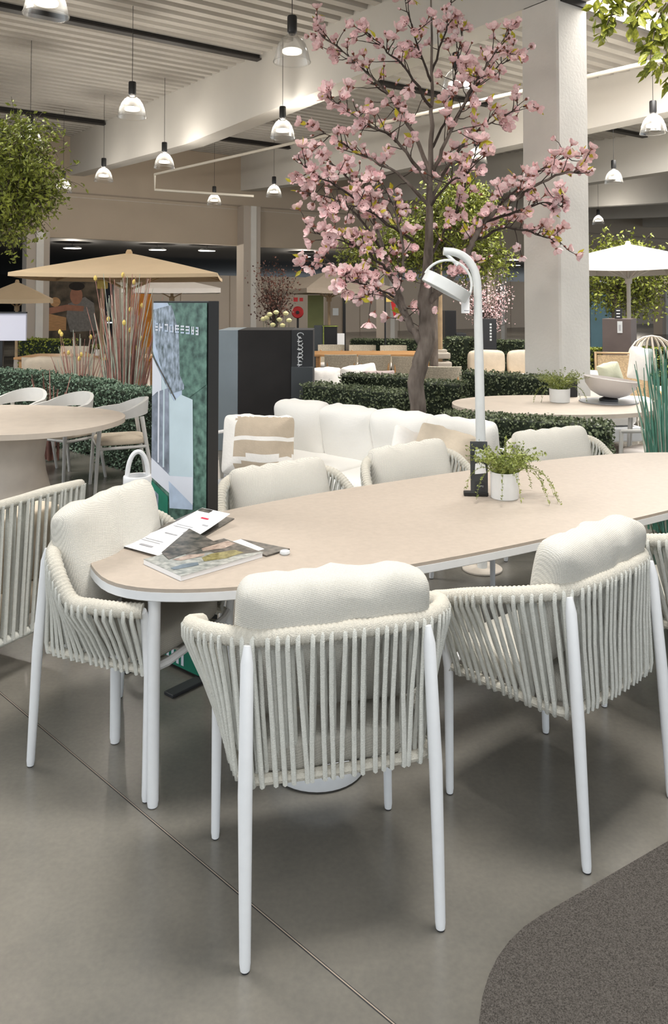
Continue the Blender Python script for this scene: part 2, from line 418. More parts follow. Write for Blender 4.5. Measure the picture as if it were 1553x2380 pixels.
for s in (8.4, 11.0, 13.6, 16.4, 19.0, 21.8, 24.6, 28.0, 31, 34, 37): slab('panel_joint', TW+10.985, TW+11, s, s+.05, 0, 2.95, 'parasol_taupe', None, pw)
# white sprinkler pipe
def pipe(name, pts, r, label, m='pipe_cream'):
    mb = MB(); mb.tube(pts, r, 8); return struct(auto(mb.build(name, m)), label)
pa, pb = at(360, 405, 21.0), at(745, 318, 16.4)
pipe('trim_50', [at(590, 456, 21.0), at(360, 441, 21.0), at(360, 405, 21.0), pb, pb+(pb-pa)*1.9], .035, 'cream sprinkler pipe hanging below the roof')
# ------------------------------------------------------------------ rope dining chair
RAIL_H = [(0, -.212, .80), (.13, -.210, .80), (.25, -.178, .795), (.330, -.105, .784), (.374, 0, .762), (.377, .10, .732), (.362, .19, .698), (.335, .262, .670)]
FRM_H = [(0, -.212, .432), (.15, -.208, .432), (.248, -.192, .432), (.268, -.11, .432), (.27, 0, .432), (.275, .1, .432), (.278, .19, .432), (.275, .250, .432)]
def sym(h): return [(-x, y, z) for x, y, z in reversed(h[1:])]+list(h)
RAIL_LOW = [(0, -.212, .80), (.13, -.210, .80), (.25, -.178, .790), (.330, -.105, .758), (.374, 0, .669), (.377, .10, .662), (.362, .19, .659), (.335, .262, .655)]   # arms that pass under the tabletop
FRM = resample(catmull(sym(FRM_H), 8), 121)
NEAR = 'rope dining chairs around the main table'
def rope_chair(label, RH):
    RAIL = resample(catmull(sym(RH), 8), 121)
    t = thing('rope_dining_chair', label, 'chair', group=NEAR)
    RL = resample(catmull(sym(RH), 8), 421); mb = MB(); mb.tube(RL, [.0255+.0011*(1 if i % 4 < 2 else -1) for i in range(421)], 12)
    auto(mb.build('arm_rail', 'rope_wrap', t), 80)
    mb = MB(); mb.tube(FRM, .0145, 8); auto(mb.build('seat_frame', 'rope_wrap', t))
    mb = MB(); mb.tube([FRM[0], (-.20, .272, .432), (0, .277, .432), (.20, .272, .432), FRM[-1]], .014, 8); auto(mb.build('front_bar', 'white_metal', t))
    N = 52
    for i in range(N):
        f = (i+.7)/(N+.4); k = int(f*120)
        top = RAIL[k]; fk = min(1, max(0, f+.003*math.sin(i*2.4))); bot = FRM[int(fk*120)]
        out = (RAIL[min(k+1, 120)]-RAIL[max(k-1, 0)]); out = Vector((out.y, -out.x, 0)).normalized()
        if out.dot(Vector((top.x, top.y-.1, 0))) < 0: out = -out
        side = Vector((-out.y, out.x, 0))*random.uniform(.0050, .0065)
        bow = random.uniform(.000, .003); up = Vector((0, 0, 1)); md = (top+bot)/2
        path = [top+out*.010+up*.014-side*.5, top+out*.0225+up*.0-side, top+out*.022-up*.03-side, md+out*(.014+bow)-side*.8, bot+out*.018+up*.02-side*.3, bot+out*.013-up*.012, bot-out*.006-up*.016,
                bot-out*.014+up*.02+side, md-out*.004+side, top-out*.014-up*.03+side, top-out*.0225+up*.0+side, top-out*.010+up*.014+side*.5]
        mb = MB(); mb.tube(path, .0072, 6, closed=True); auto(mb.build('rope', 'rope', t), 60)
    for sx in (-1, 1):
        mb = MB(); mb.tube([(sx*.264, -.264, .004), (sx*.264, -.263, .02), (sx*.262, -.240, .42), (sx*.255, -.214, .74), (sx*.253, -.208, .785)], [.0125, .0145, .019, .0175, .010], 14)
        leg = auto(mb.build('leg', 'white_metal', t), 50)
        mb = MB(); mb.lathe([(0, 0), (.011, 0), (.0115, .006), (0, .006)], (sx*.264, -.264, 0), 12); mb.build('foot_glide', 'charcoal', leg)
        mb = MB(); mb.tube([(sx*.286, .246, .004), (sx*.286, .246, .02), (sx*.282, .252, .42), (sx*.318, .258, .63), (sx*.335, .262, RH[-1][2])], [.0115, .0135, .0165, .015, .013], 14)
        leg = auto(mb.build('leg', 'white_metal', t), 50)
        mb = MB(); mb.lathe([(0, 0), (.010, 0), (.0105, .006), (0, .006)], (sx*.286, .246, 0), 12); mb.build('foot_glide', 'charcoal', leg)
    sc = cushion('seat_cushion', .50, .46, .105, 'seat_cloth', t, p=6, n=12, dent=.006, seed=3); sc.rotation_euler = (PI/2, 0, 0); sc.location = (0, .025, .482)
    slat = MB()
    for x in (-.17, -.06, .06, .17): slat.box((x, .03, .424), (.045, .46, .008))
    slat.build('seat_webbing', 'rope', t)
    bc = cushion('back_cushion', .555, .40, .165, 'cushion', t, p=10, q_=3.2, n=18, dent=.016, seed=1, seam=True); bc.location = (0, -.108, .742); bc.rotation_euler = (math.radians(14), 0, 0)
    return t
def face(h): return math.radians(h)-PI/2
ch1 = rope_chair('rope dining chair in the foreground centre, seen from behind, nearest the camera', RAIL_H); ch1.location = (-.035, 2.352, 0); ch1.rotation_euler = (0, 0, face(104.5))
dup(ch1, 'rope dining chair at right foreground, turned towards the table, cushion slanting', (.775, 2.745, 0), face(131), NEAR)
dup(ch1, 'rope dining chair cut off by the right frame edge beside the table', (1.50, 3.26, 0), face(122), NEAR)
ch4 = rope_chair('rope dining chair at left end of the table, seen from its side', RAIL_LOW); ch4.location = (-.764, 3.054, 0); ch4.rotation_euler = (0, 0, face(-21))
low = cushion('back_cushion', .565, .34, .17, 'cushion', None, p=6, q_=3.0, n=16, dent=.018, seed=4, seam=True); lowm = low.data; bpy.data.objects.remove(low)
for lab, loc, hd, dz in (('rope dining chair across the table nearest the totem sign, only cushion showing', (-.215, 3.96, 0), -60, 0), ('rope dining chair across the table in front of the sofa, left of lamp pole', (.51, 4.46, 0), -58, .01), ('rope dining chair across the table right of the potted plant, by the hedge', (1.45, 4.97, 0), -72, .01)):
    c = dup(ch4, lab, loc, face(hd), NEAR)
    for q in c.children:
        if q.name.startswith('back_cushion'): q.data = lowm; q.location = (0, -.115, .685+dz); q.rotation_euler = (math.radians(20), 0, math.radians(4))
# ------------------------------------------------------------------ main table
TC, TA, TB, TN, TH = Vector((.774, 3.78, 0)), 1.895, .562, 2.607, math.radians(31.5)
def sup_poly(a, b, n, k=96):
    return [(a*math.copysign(abs(math.cos(2*PI*i/k))**(2/n), math.cos(2*PI*i/k)), b*math.copysign(abs(math.sin(2*PI*i/k))**(2/n), math.sin(2*PI*i/k))) for i in range(k)]
tb = thing('dining_table', 'long oval dining table with tan top and white metal legs', 'table', TC, TH)
mb = MB(); mb.prism(sup_poly(TA, TB, TN), .728, .740); o = mb.build('tabletop', 'table_top', tb); bevel(o, .003, 2)
mb = MB(); outer = sup_poly(TA+.002, TB+.002, TN); inner = sup_poly(TA-.05, TB-.05, TN)
mb.quadgrid([[(x, y, .7275) for x, y in outer], [(x, y, .700) for x, y in outer], [(x*.997, y*.99, .696) for x, y in outer], [(x, y, .696) for x, y in inner], [(x, y, .7275) for x, y in inner]], True, True)
auto(mb.build('table_rim', 'white_metal', tb))
Ti = Matrix.Rotation(-TH, 3, 'Z')
lp = Ti @ (onz(355, 1875)-TC)
for sx, sy in ((lp.x, lp.y), (lp.x, -lp.y), (-lp.x, lp.y), (-lp.x, -lp.y)):
    mb = MB(); mb.tube([(sx, sy, .003), (sx, sy, .02), (sx, sy, .70)], [.017, .0195, .0215], 16); leg = auto(mb.build('leg', 'white_metal', tb))
    mb = MB(); mb.lathe([(0, 0), (.015, 0), (.015, .005), (0, .005)], (sx, sy, 0), 12); mb.build('foot_glide', 'charcoal', leg)
pc = onz(725, 1800)+Vector((.02, .06, 0))
pb_ = thing('floor_drum', 'white round drum base on the floor under the table', 'base', pc)
mb = MB(); mb.lathe([(0, .006), (.172, .006), (.176, .012), (.176, .10), (.172, .106), (.03, .106), (0, .106)], n=40); auto(mb.build('drum', 'white_metal', pb_))
mb = MB(); mb.lathe([(0, 0), (.16, 0), (.16, .008), (0, .008)], n=32); mb.build('rubber_ring', 'black', pb_)
# ------------------------------------------------------------------ things on the table
TZ = .740
def tpt(px, py, z=TZ): return onz(px, py, z)
def flatpoly(name, pxs, z, m, parent, z2=None):
    """flat printed patch lying on a horizontal sheet"""
    mb = MB(); pts = [onz(x, y, z) for x, y in pxs]; mb.face(pts); return mb.build(name, m, parent)
# magazine with photo cover
mg = thing('magazine', 'thick magazine with a garden photo cover lying closed on the table', 'magazine')
A = [tpt(334, 1312), tpt(432, 1345), tpt(664, 1288), tpt(560, 1252)]
c0, c1 = A[0], A[1]; along = (A[3]-A[0]); along = along/along.length*.355
sp = (c1-c0); perp = Vector((along.y, -along.x, 0)).normalized()*.240
Q = [c0, c0+perp, c0+perp+along, c0+along]
def prismq(q, z0, z1): mb = MB(); mb.prism([(p.x, p.y) for p in q], z0, z1); return mb
prismq(Q, TZ+.001, TZ+.0175).build('pages', 'paper', mg)
def lerpq(q, u, v): return q[0]+(q[1]-q[0])*u+(q[3]-q[0])*v
cov = prismq([lerpq(Q, -.01, .0), lerpq(Q, 1.01, .0), lerpq(Q, 1.01, 1.01), lerpq(Q, -.01, 1.01)], TZ+.0176, TZ+.0186).build('cover', 'photo_sage', mg)
def patch(q, uv, z, m, par, nm):
    mb = MB(); pts = [lerpq(q, u, v) for u, v in uv]; mb.face([(p.x, p.y, z) for p in pts]); return mb.build(nm, m, par)
zc = TZ+.0190
patch(Q, [(.0, .45), (.3, .38), (.42, .62), (.75, .66), (.95, 1.0), (0, 1.0)], zc, 'photo_dark', cov, 'photo_shade')
patch(Q, [(.18, .62), (.30, .58), (.42, .80), (.36, .98), (.15, .98)], zc+.0002, 'photo_rose', cov, 'photo_figure')
patch(Q, [(.55, .45), (.72, .40), (.84, .62), (.8, .86), (.6, .84), (.5, .6)], zc+.0004, 'photo_olive', cov, 'photo_shrub')
patch(Q, [(.32, .2), (.45, .24), (.5, .5), (.42, .55), (.3, .4)], zc+.0004, 'photo_rose', cov, 'photo_flower')
patch(Q, [(.62, .05), (.72, .05), (.8, .3), (.68, .34), (.6, .2)], zc+.0004, 'photo_blue', cov, 'photo_chair')
# second brochure, partly under, at right
mg2 = thing('brochure', 'dark brochure with a white title block, under the magazine', 'brochure')
q2 = [tpt(560, 1330), tpt(655, 1352), tpt(722, 1298), tpt(560, 1246)]
q2 = [tpt(534, 1262), tpt(600, 1300), tpt(722, 1297), tpt(566, 1250)]
q2 = [lerpq(Q, .28, .93), lerpq(Q, 1.12, .78), lerpq(Q, 1.06, 1.28), lerpq(Q, .06, 1.12)]
q2 = [lerpq(Q, .10, 1.035), lerpq(Q, 1.03, 1.035), lerpq(Q, 1.03, 1.36), lerpq(Q, .10, 1.20)]
prismq(q2, TZ+.001, TZ+.007).build('cover', 'photo_dark', mg2)
patch(q2, [(0, .05), (.72, .05), (.72, .72), (0, .9)], TZ+.0073, 'paper', mg2, 'title_block')
patch(q2, [(.3, .40), (.5, .40), (.5, .48), (.3, .48)], TZ+.0076, 'ink_grey', mg2, 'title_text')
pbb = lerpq(q2, .97, 1.0); mb = MB(); mb.lathe([(0, 0), (.016, 0), (.02, .006), (.018, .013), (0, .015)], (pbb.x+.03, pbb.y-.012, TZ), 16)
tag(auto(mb.build('pebble', 'paper_grey')), 'small pale round pebble weight beside the brochure on the table', 'pebble')
# open price brochure, white inner page lifted
q3 = [tpt(270, 1268), tpt(392, 1296), tpt(545, 1190), tpt(455, 1176)]
fo = thing('open_brochure', 'open brochure with white price page and red print, at the table end', 'brochure')
p3 = [onz(268, 1270, TZ+.002), onz(398, 1296, TZ+.002), onz(545, 1196, TZ+.02), onz(452, 1180, TZ+.02)]
mb = MB(); mb.prism([(p.x, p.y) for p in p3], TZ+.0008, TZ+.004); mb.build('back_cover', 'photo_dark', fo)
pg = [onz(275, 1266, TZ+.008), onz(368, 1291, TZ+.012), onz(535, 1194, TZ+.045), onz(470, 1180, TZ+.045)]
ex = (pg[1]-pg[0]); ey = pg[3]-pg[0]
def pq(u, v, lift=0): a = pg[0].lerp(pg[1], u); c = pg[3].lerp(pg[2], u); p = a.lerp(c, v); return Vector((p.x, p.y, p.z-.012*math.sin(v*PI)+lift))
mb = MB(); mb.quadgrid([[pq(u/4, v/10) for u in range(5)] for v in range(11)]); o = mb.build('white_page', 'paper', fo); sm = o.modifiers.new('thick', 'SOLIDIFY'); sm.thickness = .0012; sm.offset = -1
def pmark(u0, u1, v0, v1, m, nm):
    mb = MB(); mb.quadgrid([[pq(u, v, .0016) for u in (u0, u1)] for v in (v0, (v0+v1)/2, v1)]); mb.build(nm, m, o)
pmark(.42, .66, .81, .835, 'ink_red', 'red_print'); pmark(.72, .95, .50, .525, 'ink_red', 'red_print'); pmark(.80, .95, .53, .545, 'ink_red', 'red_print'); pmark(.60, .72, .49, .53, 'ink_grey', 'grey_print')
pmark(.30, .62, .10, .13, 'ink_grey', 'grey_print'); pmark(.72, .9, .70, .72, 'ink_grey', 'grey_print'); pmark(.25, .6, .42, .435, 'ink_grey', 'grey_print'); pmark(.02, .42, .93, .99, 'photo_dark', 'photo')
for v in (.20, .24, .58, .62): pmark(.12, .62, v, v+.008, 'ink_grey', 'grey_print')
mb = MB()
fa = [onz(392, 1300, TZ+.020), onz(505, 1262, TZ+.020), onz(440, 1228, TZ+.032), onz(375, 1284, TZ+.022)]
mb.face(fa); mb.build('turned_page', 'photo_dark', fo)
# acrylic sign holder and lamp behind
sh = onz(1112, 1152, TZ); ys = math.radians(-4)
sg = thing('sign_holder', 'dark acrylic card holder on small base standing on the table', 'sign', sh, ys)
rbox('base', (-.012, 0, .011), (.118, .040, .020), 'black_gloss', sg, .004)
pn = rbox('panel', (.004, -.002, .140), (.084, .006, .245), 'gloss_sign', sg, .002, (math.radians(-4), 0, 0))
for z0, z1, x0, x1, m, nm in ((.175, .228, -.022, .036, 'paper_grey', 'photo_print'), (.105, .163, -.022, .034, 'paper', 'price_label'), (.02, .075, -.024, .032, 'charcoal', 'photo_print'), (.045, .052, -.01, .022, 'paper_grey', 'text_line')):
    mb = MB(); pts = [(x0, -.0038, z0-.14), (x1, -.0038, z0-.14+.006), (x1-.004, -.0038, z1-.14-.012), ((x0+x1)/2, -.0038, z1-.14), (x0+.004, -.0038, z1-.14-.008)]
    mb.face(pts); mb.build(nm, m, pn)
# potted trailing plant
def potted(name, label, loc, r, h, fol, scale, drops, seed):
    rnd = random.Random(seed); t = thing(name, label, 'plant', loc)
    mb = MB(); mb.lathe([(0, 0), (r*.90, 0), (r*.96, .004), (r, h*.95), (r, h), (r*.93, h), (r*.9, h*.86), (0, h*.86)], n=32); auto(mb.build('pot', 'pot_white', t), 35)
    mb = MB(); mb.lathe([(0, h*.87), (r*.9, h*.87)], n=24); mb.build('soil', 'hedge_core', t)
    st = MB(); lv = MB()
    for i in range(130):
        a = rnd.uniform(0, 2*PI); rr = rnd.uniform(0, r*.8); ln = rnd.uniform(.5, 1)*scale
        p = Vector((rr*math.cos(a), rr*math.sin(a), h*.87)); d = Vector((math.cos(a)*rnd.uniform(.1, .7), math.sin(a)*rnd.uniform(.1, .7), 1)).normalized()
        pts = [p]
        for k in range(6): p = p+d*ln/6; d = (d+Vector((math.cos(a)*.13, math.sin(a)*.13, -.14))).normalized(); pts.append(p)
        st.tube(pts, .0009, 3, caps=False)
        leafcloud(lv, [pts[k//2].lerp(pts[min(6, k//2+1)], rnd.random())+Vector((rnd.gauss(0, .005), rnd.gauss(0, .005), rnd.gauss(0, .005))) for k in range(1, 14)], .019)
    for ang, ln in drops:
        a = ang; p = Vector((r*.8*math.cos(a), r*.8*math.sin(a), h*.95)); d = Vector((math.cos(a), math.sin(a), .9)).normalized(); pts = [p]
        for k in range(14):
            p = p+d*ln/14; d = (d+Vector((math.cos(a)*.02, math.sin(a)*.02, -.26))).normalized()
            if p.z < .004: p.z = .004
            pts.append(p)
        st.tube(pts, .0009, 3, caps=False)
        leafcloud(lv, [pts[k//3].lerp(pts[min(14, k//3+1)], rnd.random())+Vector((rnd.gauss(0, .004), rnd.gauss(0, .004), abs(rnd.gauss(0, .004)))) for k in range(3, 42)], .013)
    st.build('stems', fol, t)['kind'] = 'stuff'; lv.build('leaves', fol, t)['kind'] = 'stuff'
    return t
pp = onz(1178, 1163, TZ); pp = Vector((pp.x, pp.y+.045, TZ))
potted('potted_plant', 'trailing green plant in white pot beside the card holder on the main table', pp, .068, .128, 'leaf_fern', .20, [(-.3, .30), (.1, .30), (-.7, .27), (.35, .26), (-1.4, .22), (-1.85, .20), (-2.5, .22), (2.9, .20), (-.05, .22), (.7, .25), (-.5, .33)], 5)
# ------------------------------------------------------------------ totem display
tp = onz(477, 1588); tl = onz(350, 1528); tdir = (tl-tp); tdir.z = 0; tw = tdir.length; tdir.normalize(); tn = Vector((-tdir.y, tdir.x, 0))   # outward = to camera side
if tn.y > 0: tn = -tn
rz = math.atan2(-tdir.y, -tdir.x)
to = thing('totem_display', 'tall slim double-sided totem display with a house and tree picture', 'display', tp, rz)   # local +x runs from far edge to near edge, local -y faces camera
HT = 1.685; th = .062
rbox('housing', (-tw/2, th/2+.004, HT/2+.006), (tw+.012, th, HT), 'black_gloss', to, .003)
for x in (-tw+.03, -.03): rbox('foot', (x, .03, .008), (.06, .42, .014), 'charcoal', to, .003)
scr = MB(); scr.face([(-tw, 0, .02), (0, 0, .02), (0, 0, HT-.003), (-tw, 0, HT-.003)]); scr = scr.build('screen', 'screen_green', to)
def sc(nm, uv, m, lift):
    mb = MB(); mb.face([(-tw+u*tw, -.0008*lift, .02+(1-v)*(HT-.023)) for u, v in uv]); return mb.build(nm, m, scr)
# u across the face from the far (left) edge, v down from the top
def UV(x, y):
    u = (x-353)/(480-353); return u
vy = lambda y: (y-706)/(1590-706)
sc('sky_print', [(0, 0), (.28, 0), (.46, .05), (.42, .14), (.56, .20), (.56, .30), (.35, .31), (0, .14)], 'screen_sky', 1)
sc('foliage_print', [(.0, .02), (.5, 0), (.62, .10), (.60, .24), (.30, .26), (.12, .16), (.05, .12)], 'screen_leaf', 2)
sc('foliage_print', [(.35, .0), (1, 0), (1, .22), (.7, .26), (.52, .2), (.5, .08)], 'screen_green', 3)
sc('gable_print', [(0, .155), (.30, .245), (.42, .275), (.55, .255), (.76, .265), (.78, .50), (.78, .525), (.78, .545), (.0, .50)], 'screen_ice', 3)
sc('roof_line_print', [(0, .148), (.45, .268), (.45, .274), (0, .156)], 'photo_dark', 4)
sc('wall_print', [(0, .158), (.18, .21), (.18, .30), (0, .30)], 'screen_white', 4)
sc('glass_print', [(0, .27), (.10, .255), (.32, .24), (.34, .475), (.30, .485), (0, .45)], 'screen_glass', 5)
sc('window_bar_print', [(.12, .25), (.15, .25), (.15, .455), (.12, .455)], 'screen_white', 6)
sc('window_bar_print', [(.22, .245), (.25, .245), (.25, .465), (.22, .465)], 'screen_ice', 6)
sc('terrace_print', [(0, .445), (.30, .478), (.36, .485), (.78, .475), (.78, .56), (.62, .560), (0, .50)], 'screen_white', 6)
sc('fascia_print', [(.34, .50), (.78, .55), (.78, .563), (.36, .575)], 'screen_sky', 7)
sc('lower_window_print', [(0, .51), (.32, .545), (.32, .60), (0, .60)], 'screen_base', 4)
sc('door_print', [(.05, .535), (.14, .545), (.14, .60), (.05, .60)], 'screen_leaf', 5)
sc('base_print', [(0, .80), (1, .80), (1, 1), (0, 1)], 'screen_base', 4)
for i in range(7): sc('bar_print', [(.05+i*.09, .955), (.095+i*.09, .955), (.095+i*.09, .992), (.05+i*.09, .992)], 'screen_white', 6)
for y, x0, x1 in ((.895, .35, .8), (.912, .22, .8)): sc('text_line_print', [(x0, y), (x1, y), (x1, y+.006), (x0, y+.006)], 'screen_white', 6)
rl = random.Random(3); x = .06
for i in range(9):                                                  # headline too blurred to read: its strokes as they look
    w_ = rl.choice((.05, .065, .075)); h_ = .022; y = .058+i*.0010; t_ = .016; hz_ = .0045
    bars = [[(x, y), (x+t_, y), (x+t_, y+h_), (x, y+h_)], [(x+w_-t_, y), (x+w_, y), (x+w_, y+h_), (x+w_-t_, y+h_)], [(x, y), (x+w_, y), (x+w_, y+hz_), (x, y+hz_)], [(x, y+h_-hz_), (x+w_, y+h_-hz_), (x+w_, y+h_), (x, y+h_)], [(x, y+h_/2-hz_/2), (x+w_, y+h_/2-hz_/2), (x+w_, y+h_/2+hz_/2), (x, y+h_/2+hz_/2)]]
    for k_, bq in enumerate(rl.sample(bars, rl.choice((3, 4)))): sc('headline_stroke', bq, 'screen_white' if (i+k_) % 3 else 'screen_sky', 6+.3*k_)
    x += w_+.028
# ------------------------------------------------------------------ floor lamp behind the table
lb = fl(1119, 4.98)
lm = thing('arc_floor_lamp', 'white arched floor lamp with round tilted head behind the table', 'lamp', lb)
mb = MB(); mb.lathe([(0, 0), (.12, 0), (.125, .004), (.125, .012), (.12, .016), (.02, .016), (0, .016)], n=32); auto(mb.build('base', 'stone_beige', lm))
d = 4.98
pole = [Vector((0, 0, .015))]+[at(x, y, d)-lb for x, y in ((1118, 1050), (1114, 850), (1111, 700), (1109, 655), (1101, 625), (1083, 600), (1058, 587), (1031, 584))]
mb = MB(); mb.tube([pole[0], pole[1], pole[2]]+catmull(pole[3:], 4), [.031, .031, .029]+[.026]*len(catmull(pole[3:], 4)), 14); auto(mb.build('pole', 'lamp_grey', lm))
hc = at(1037, 666, d-.02)-lb; ax = (at(1084, 692, d)-at(987, 638, d)); R = ax.length/2*1.03; ax.normalize()
up = Vector((0, -.02, 1)); up = (up-ax*up.dot(ax)).normalized(); yy = up.cross(ax)
rot = Matrix((ax, yy, up)).transposed()
mb = MB(); mb.lathe([(0, .038), (R*.98, .038), (R, .034), (R, -.034), (R*.97, -.038), (R*.93, -.034), (R*.93, .010), (0, .010)], hc, 40, rot); auto(mb.build('lamp_head', 'lamp_grey', lm), 35)
mb = MB(); mb.lathe([(0, -.006), (R*.92, -.006)], hc, 32, rot); mb.build('diffuser', 'pot_white', lm)
mb = MB(); mb.tube([hc+ax*(R*1.0*math.cos(a))+up*(R*1.02*math.sin(a))+up*.01 for a in [PI*k/20 for k in range(21)]], .008, 8); auto(mb.build('hoop_bracket', 'lamp_grey', lm))
mb = MB(); mb.tube([at(1037, 590, d)-lb, hc+up*(R*1.0)], .012, 8); auto(mb.build('hanger', 'lamp_grey', lm))
tg = at(1082, 708, d-.05)-lb; mb = MB(); mb.box(tuple(tg), (.052, .004, .108)); tgo = mb.build('price_tag', 'paper', lm)
mb = MB(); mb.box((tg.x+.006, tg.y-.0026, tg.z-.038), (.03, .001, .006)); mb.build('text_line', 'ink_grey', tgo)
# ------------------------------------------------------------------ rug
e = (onz(1553, 1962)-onz(1280, 2122)).normalized(); n_ = Vector((e.y, -e.x, 0)); RL_, RW_, rr = 3.2, 2.3, .50
poly = []
for cx, cy, a0 in ((rr, rr, PI), (RL_-rr, rr, 1.5*PI), (RL_-rr, RW_-rr, 0), (rr, RW_-rr, .5*PI)):
    for i in range(13): a = a0+PI/2*i/12; poly.append((cx+rr*math.cos(a), cy+rr*math.sin(a)))
# map: local x along e, local y along n_; the rounded corner nearest the frame centre is (0,0)
org = onz(1255, 2138)-e*rr
rug = MB(); pw_ = [org+e*x+n_*y for x, y in poly]; rug.prism([(p.x, p.y) for p in pw_], .0008, .011); ro = rug.build('rug', 'felt'); bevel(ro, .004, 2)
tag(ro, 'dark grey-brown felt rug with rounded corner in the lower right foreground', 'rug')
# ------------------------------------------------------------------ lounge rope chair at the far left
lc = thing('rope_lounge_chair', 'low rope lounge chair cut off by the left frame edge', 'armchair', fl(-62, 3.72), math.radians(62))
lrail = [(-.42, .30, .60), (-.43, .0, .70), (-.40, -.25, .77), (-.30, -.36, .80), (0, -.385, .81), (.30, -.36, .80), (.40, -.25, .77), (.43, .0, .70), (.42, .30, .60)]
lfrm = [(-.38, .32, .20), (-.39, .0, .20), (-.37, -.22, .20), (-.29, -.32, .20), (0, -.345, .20), (.29, -.32, .20), (.37, -.22, .20), (.39, .0, .20), (.38, .32, .20)]
LR = resample(catmull(lrail, 6), 101); LF = resample(catmull(lfrm, 6), 101)
mb = MB(); mb.tube(LR, .022, 10); auto(mb.build('arm_rail', 'rope_wrap', lc)); mb = MB(); mb.tube(LF, .02, 10); auto(mb.build('seat_frame', 'rope', lc))
for i in range(56):
    k = int((i+.5)/56*100); top, bot = LR[k], LF[k]; c_ = Vector((top.x, top.y, 0)).normalized()*.02
    mb = MB(); mb.tube([top+c_, (top+bot)/2+c_, bot+c_, bot-c_*.6, (top+bot)/2-c_*.5, top-c_], .0085, 6); auto(mb.build('rope', 'rope', lc), 60)
for sx in (-1, 1):
    for y in (-.27, .27): mb = MB(); mb.tube([(sx*.34, y, 0), (sx*.33, y, .2)], [.016, .02], 10); auto(mb.build('leg', 'white_metal', lc))
o = cushion('seat_cushion', .70, .60, .16, 'beige_cloth', lc, n=8, dent=.006); o.rotation_euler = (PI/2, 0, 0); o.location = (0, .0, .30)
o = cushion('back_cushion', .62, .36, .15, 'beige_cloth', lc, n=8, dent=.01); o.location = (0, -.23, .55); o.rotation_euler = (math.radians(12), 0, 0)
# ------------------------------------------------------------------ lanterns
def lantern(label, px, d, h):
    t = thing('lantern', label, 'lantern', fl(px, d), .4, 'white hoop lanterns behind the left chair'); r = .075*h/.72; m = 'white_metal'
    mb = MB(); mb.tube([(r*.75*math.cos(a), 0, h*.80+h*.19*math.sin(a)) for a in [PI*k/14 for k in range(15)]], .013*h/.72, 8); auto(mb.build('handle', m, t))
    mb = MB(); mb.lathe([(r, h*.72), (r*1.04, h*.73), (r*1.04, h*.80), (r, h*.81), (r*.8, h*.81), (r*.8, h*.72), (r, h*.72)], n=24); auto(mb.build('ring', m, t))
    for a in (.5, 2.1, 3.64, 5.2): mb = MB(); mb.tube([(r*.9*math.cos(a), r*.9*math.sin(a), 0), (r*.9*math.cos(a), r*.9*math.sin(a), h*.73)], .009*h/.72, 8); auto(mb.build('post', m, t))
    mb = MB(); mb.lathe([(0, .01), (r*1.05, .01), (r*1.05, .05), (0, .05)], n=24); auto(mb.build('tray', m, t)); return t
l1 = lantern('taller white lantern with hoop handle and price tag beside the totem', 321, 4.75, .79)
mb = MB(); mb.box((.07, -.085, .47), (.052, .003, .10)); g = mb.build('price_tag', 'paper', l1); mb = MB(); mb.box((.075, -.088, .435), (.03, .001, .008)); mb.build('text_line', 'ink_grey', g)
lantern('shorter white lantern, only its hoop showing above the left chair cushion', 254, 4.6, .535)
# ------------------------------------------------------------------ corner sofa
sa = Vector((-.42, 7.05, 0)); sb = Vector((1.24, 5.72, 0)); sdir = (sb-sa).normalized(); rzs = math.atan2(sdir.y, sdir.x); sl = (sb-sa).length
so = thing('corner_sofa', 'white outdoor sofa with slatted left arm behind the far chairs', 'sofa', sa, rzs)      # local x along back, local -y to camera
rbox('seat_base', (sl/2, -.43, .20), (sl, .86, .10), 'white_metal', so, .02)
for i in range(2):
    o = cushion('seat_cushion', sl/2-.02, .80, .18, 'sofa_cloth', so, p=7, n=8, dent=.006, seed=i); o.rotation_euler = (PI/2, 0, 0); o.location = (sl/4+i*sl/2, -.46, .34)
wd = (sl-.06)/4
for i in range(4):
    o = cushion('back_cushion', wd*1.08, .48, .24, 'sofa_cloth', so, p=7, q_=3.2, n=14, dent=.020, seed=11+i); o.location = (.06+wd*(i+.5), -.14, .60); o.rotation_euler = (math.radians(10), 0, 0)
for x in (.06, sl/2, sl-.06):
    for y in (-.08, -.8): mb = MB(); mb.tube([(x, y, 0), (x, y, .16)], .02, 8); auto(mb.build('leg', 'white_metal', so))
mb = MB(); mb.tube([(-.02, -.88, .16), (-.02, -.88, .62), (-.02, .02, .62), (-.02, .02, .16)], .016, 8); auto(mb.build('arm_frame', 'white_metal', so))
mb = MB(); mb.tube([(-.02, .02, .60), (sl, .02, .60), (sl, .02, .16)], .016, 8); auto(mb.build('back_frame', 'white_metal', so))
for i in range(9): mb = MB(); mb.tube([(-.02, -.84+i*.1, .18), (-.02, -.84+i*.1, .61)], .009, 6); auto(mb.build('arm_slat', 'white_metal', so))
def pillow(label, px, py, d, w, h, t, m, rz, tilt=15, roll=0, seed=0, pinch=.65, name='throw_pillow', grp=None):
    o = cushion(name, w, h, t, m, None, p=12, q_=4, n=20, dent=.014, seed=seed, pinch=pinch); o.location = at(px, py, d); o.rotation_euler = (math.radians(tilt), math.radians(roll), rz)
    return tag(o, label, 'pillow', grp)
sp_ = pillow('striped beige and white pillow at the left end of the sofa', 600, 1035, 6.12, .56, .46, .16, 'white_cloth', math.radians(-6), -12, 0, 3)
sp_.data.materials.append(M['stripe'])
for pl in sp_.data.polygons:
    if pl.center.x > -.17 and any(a_ < pl.center.z < b_ for a_, b_ in ((.065, .215), (-.075, .025), (-.23, -.13))): pl.material_index = 1
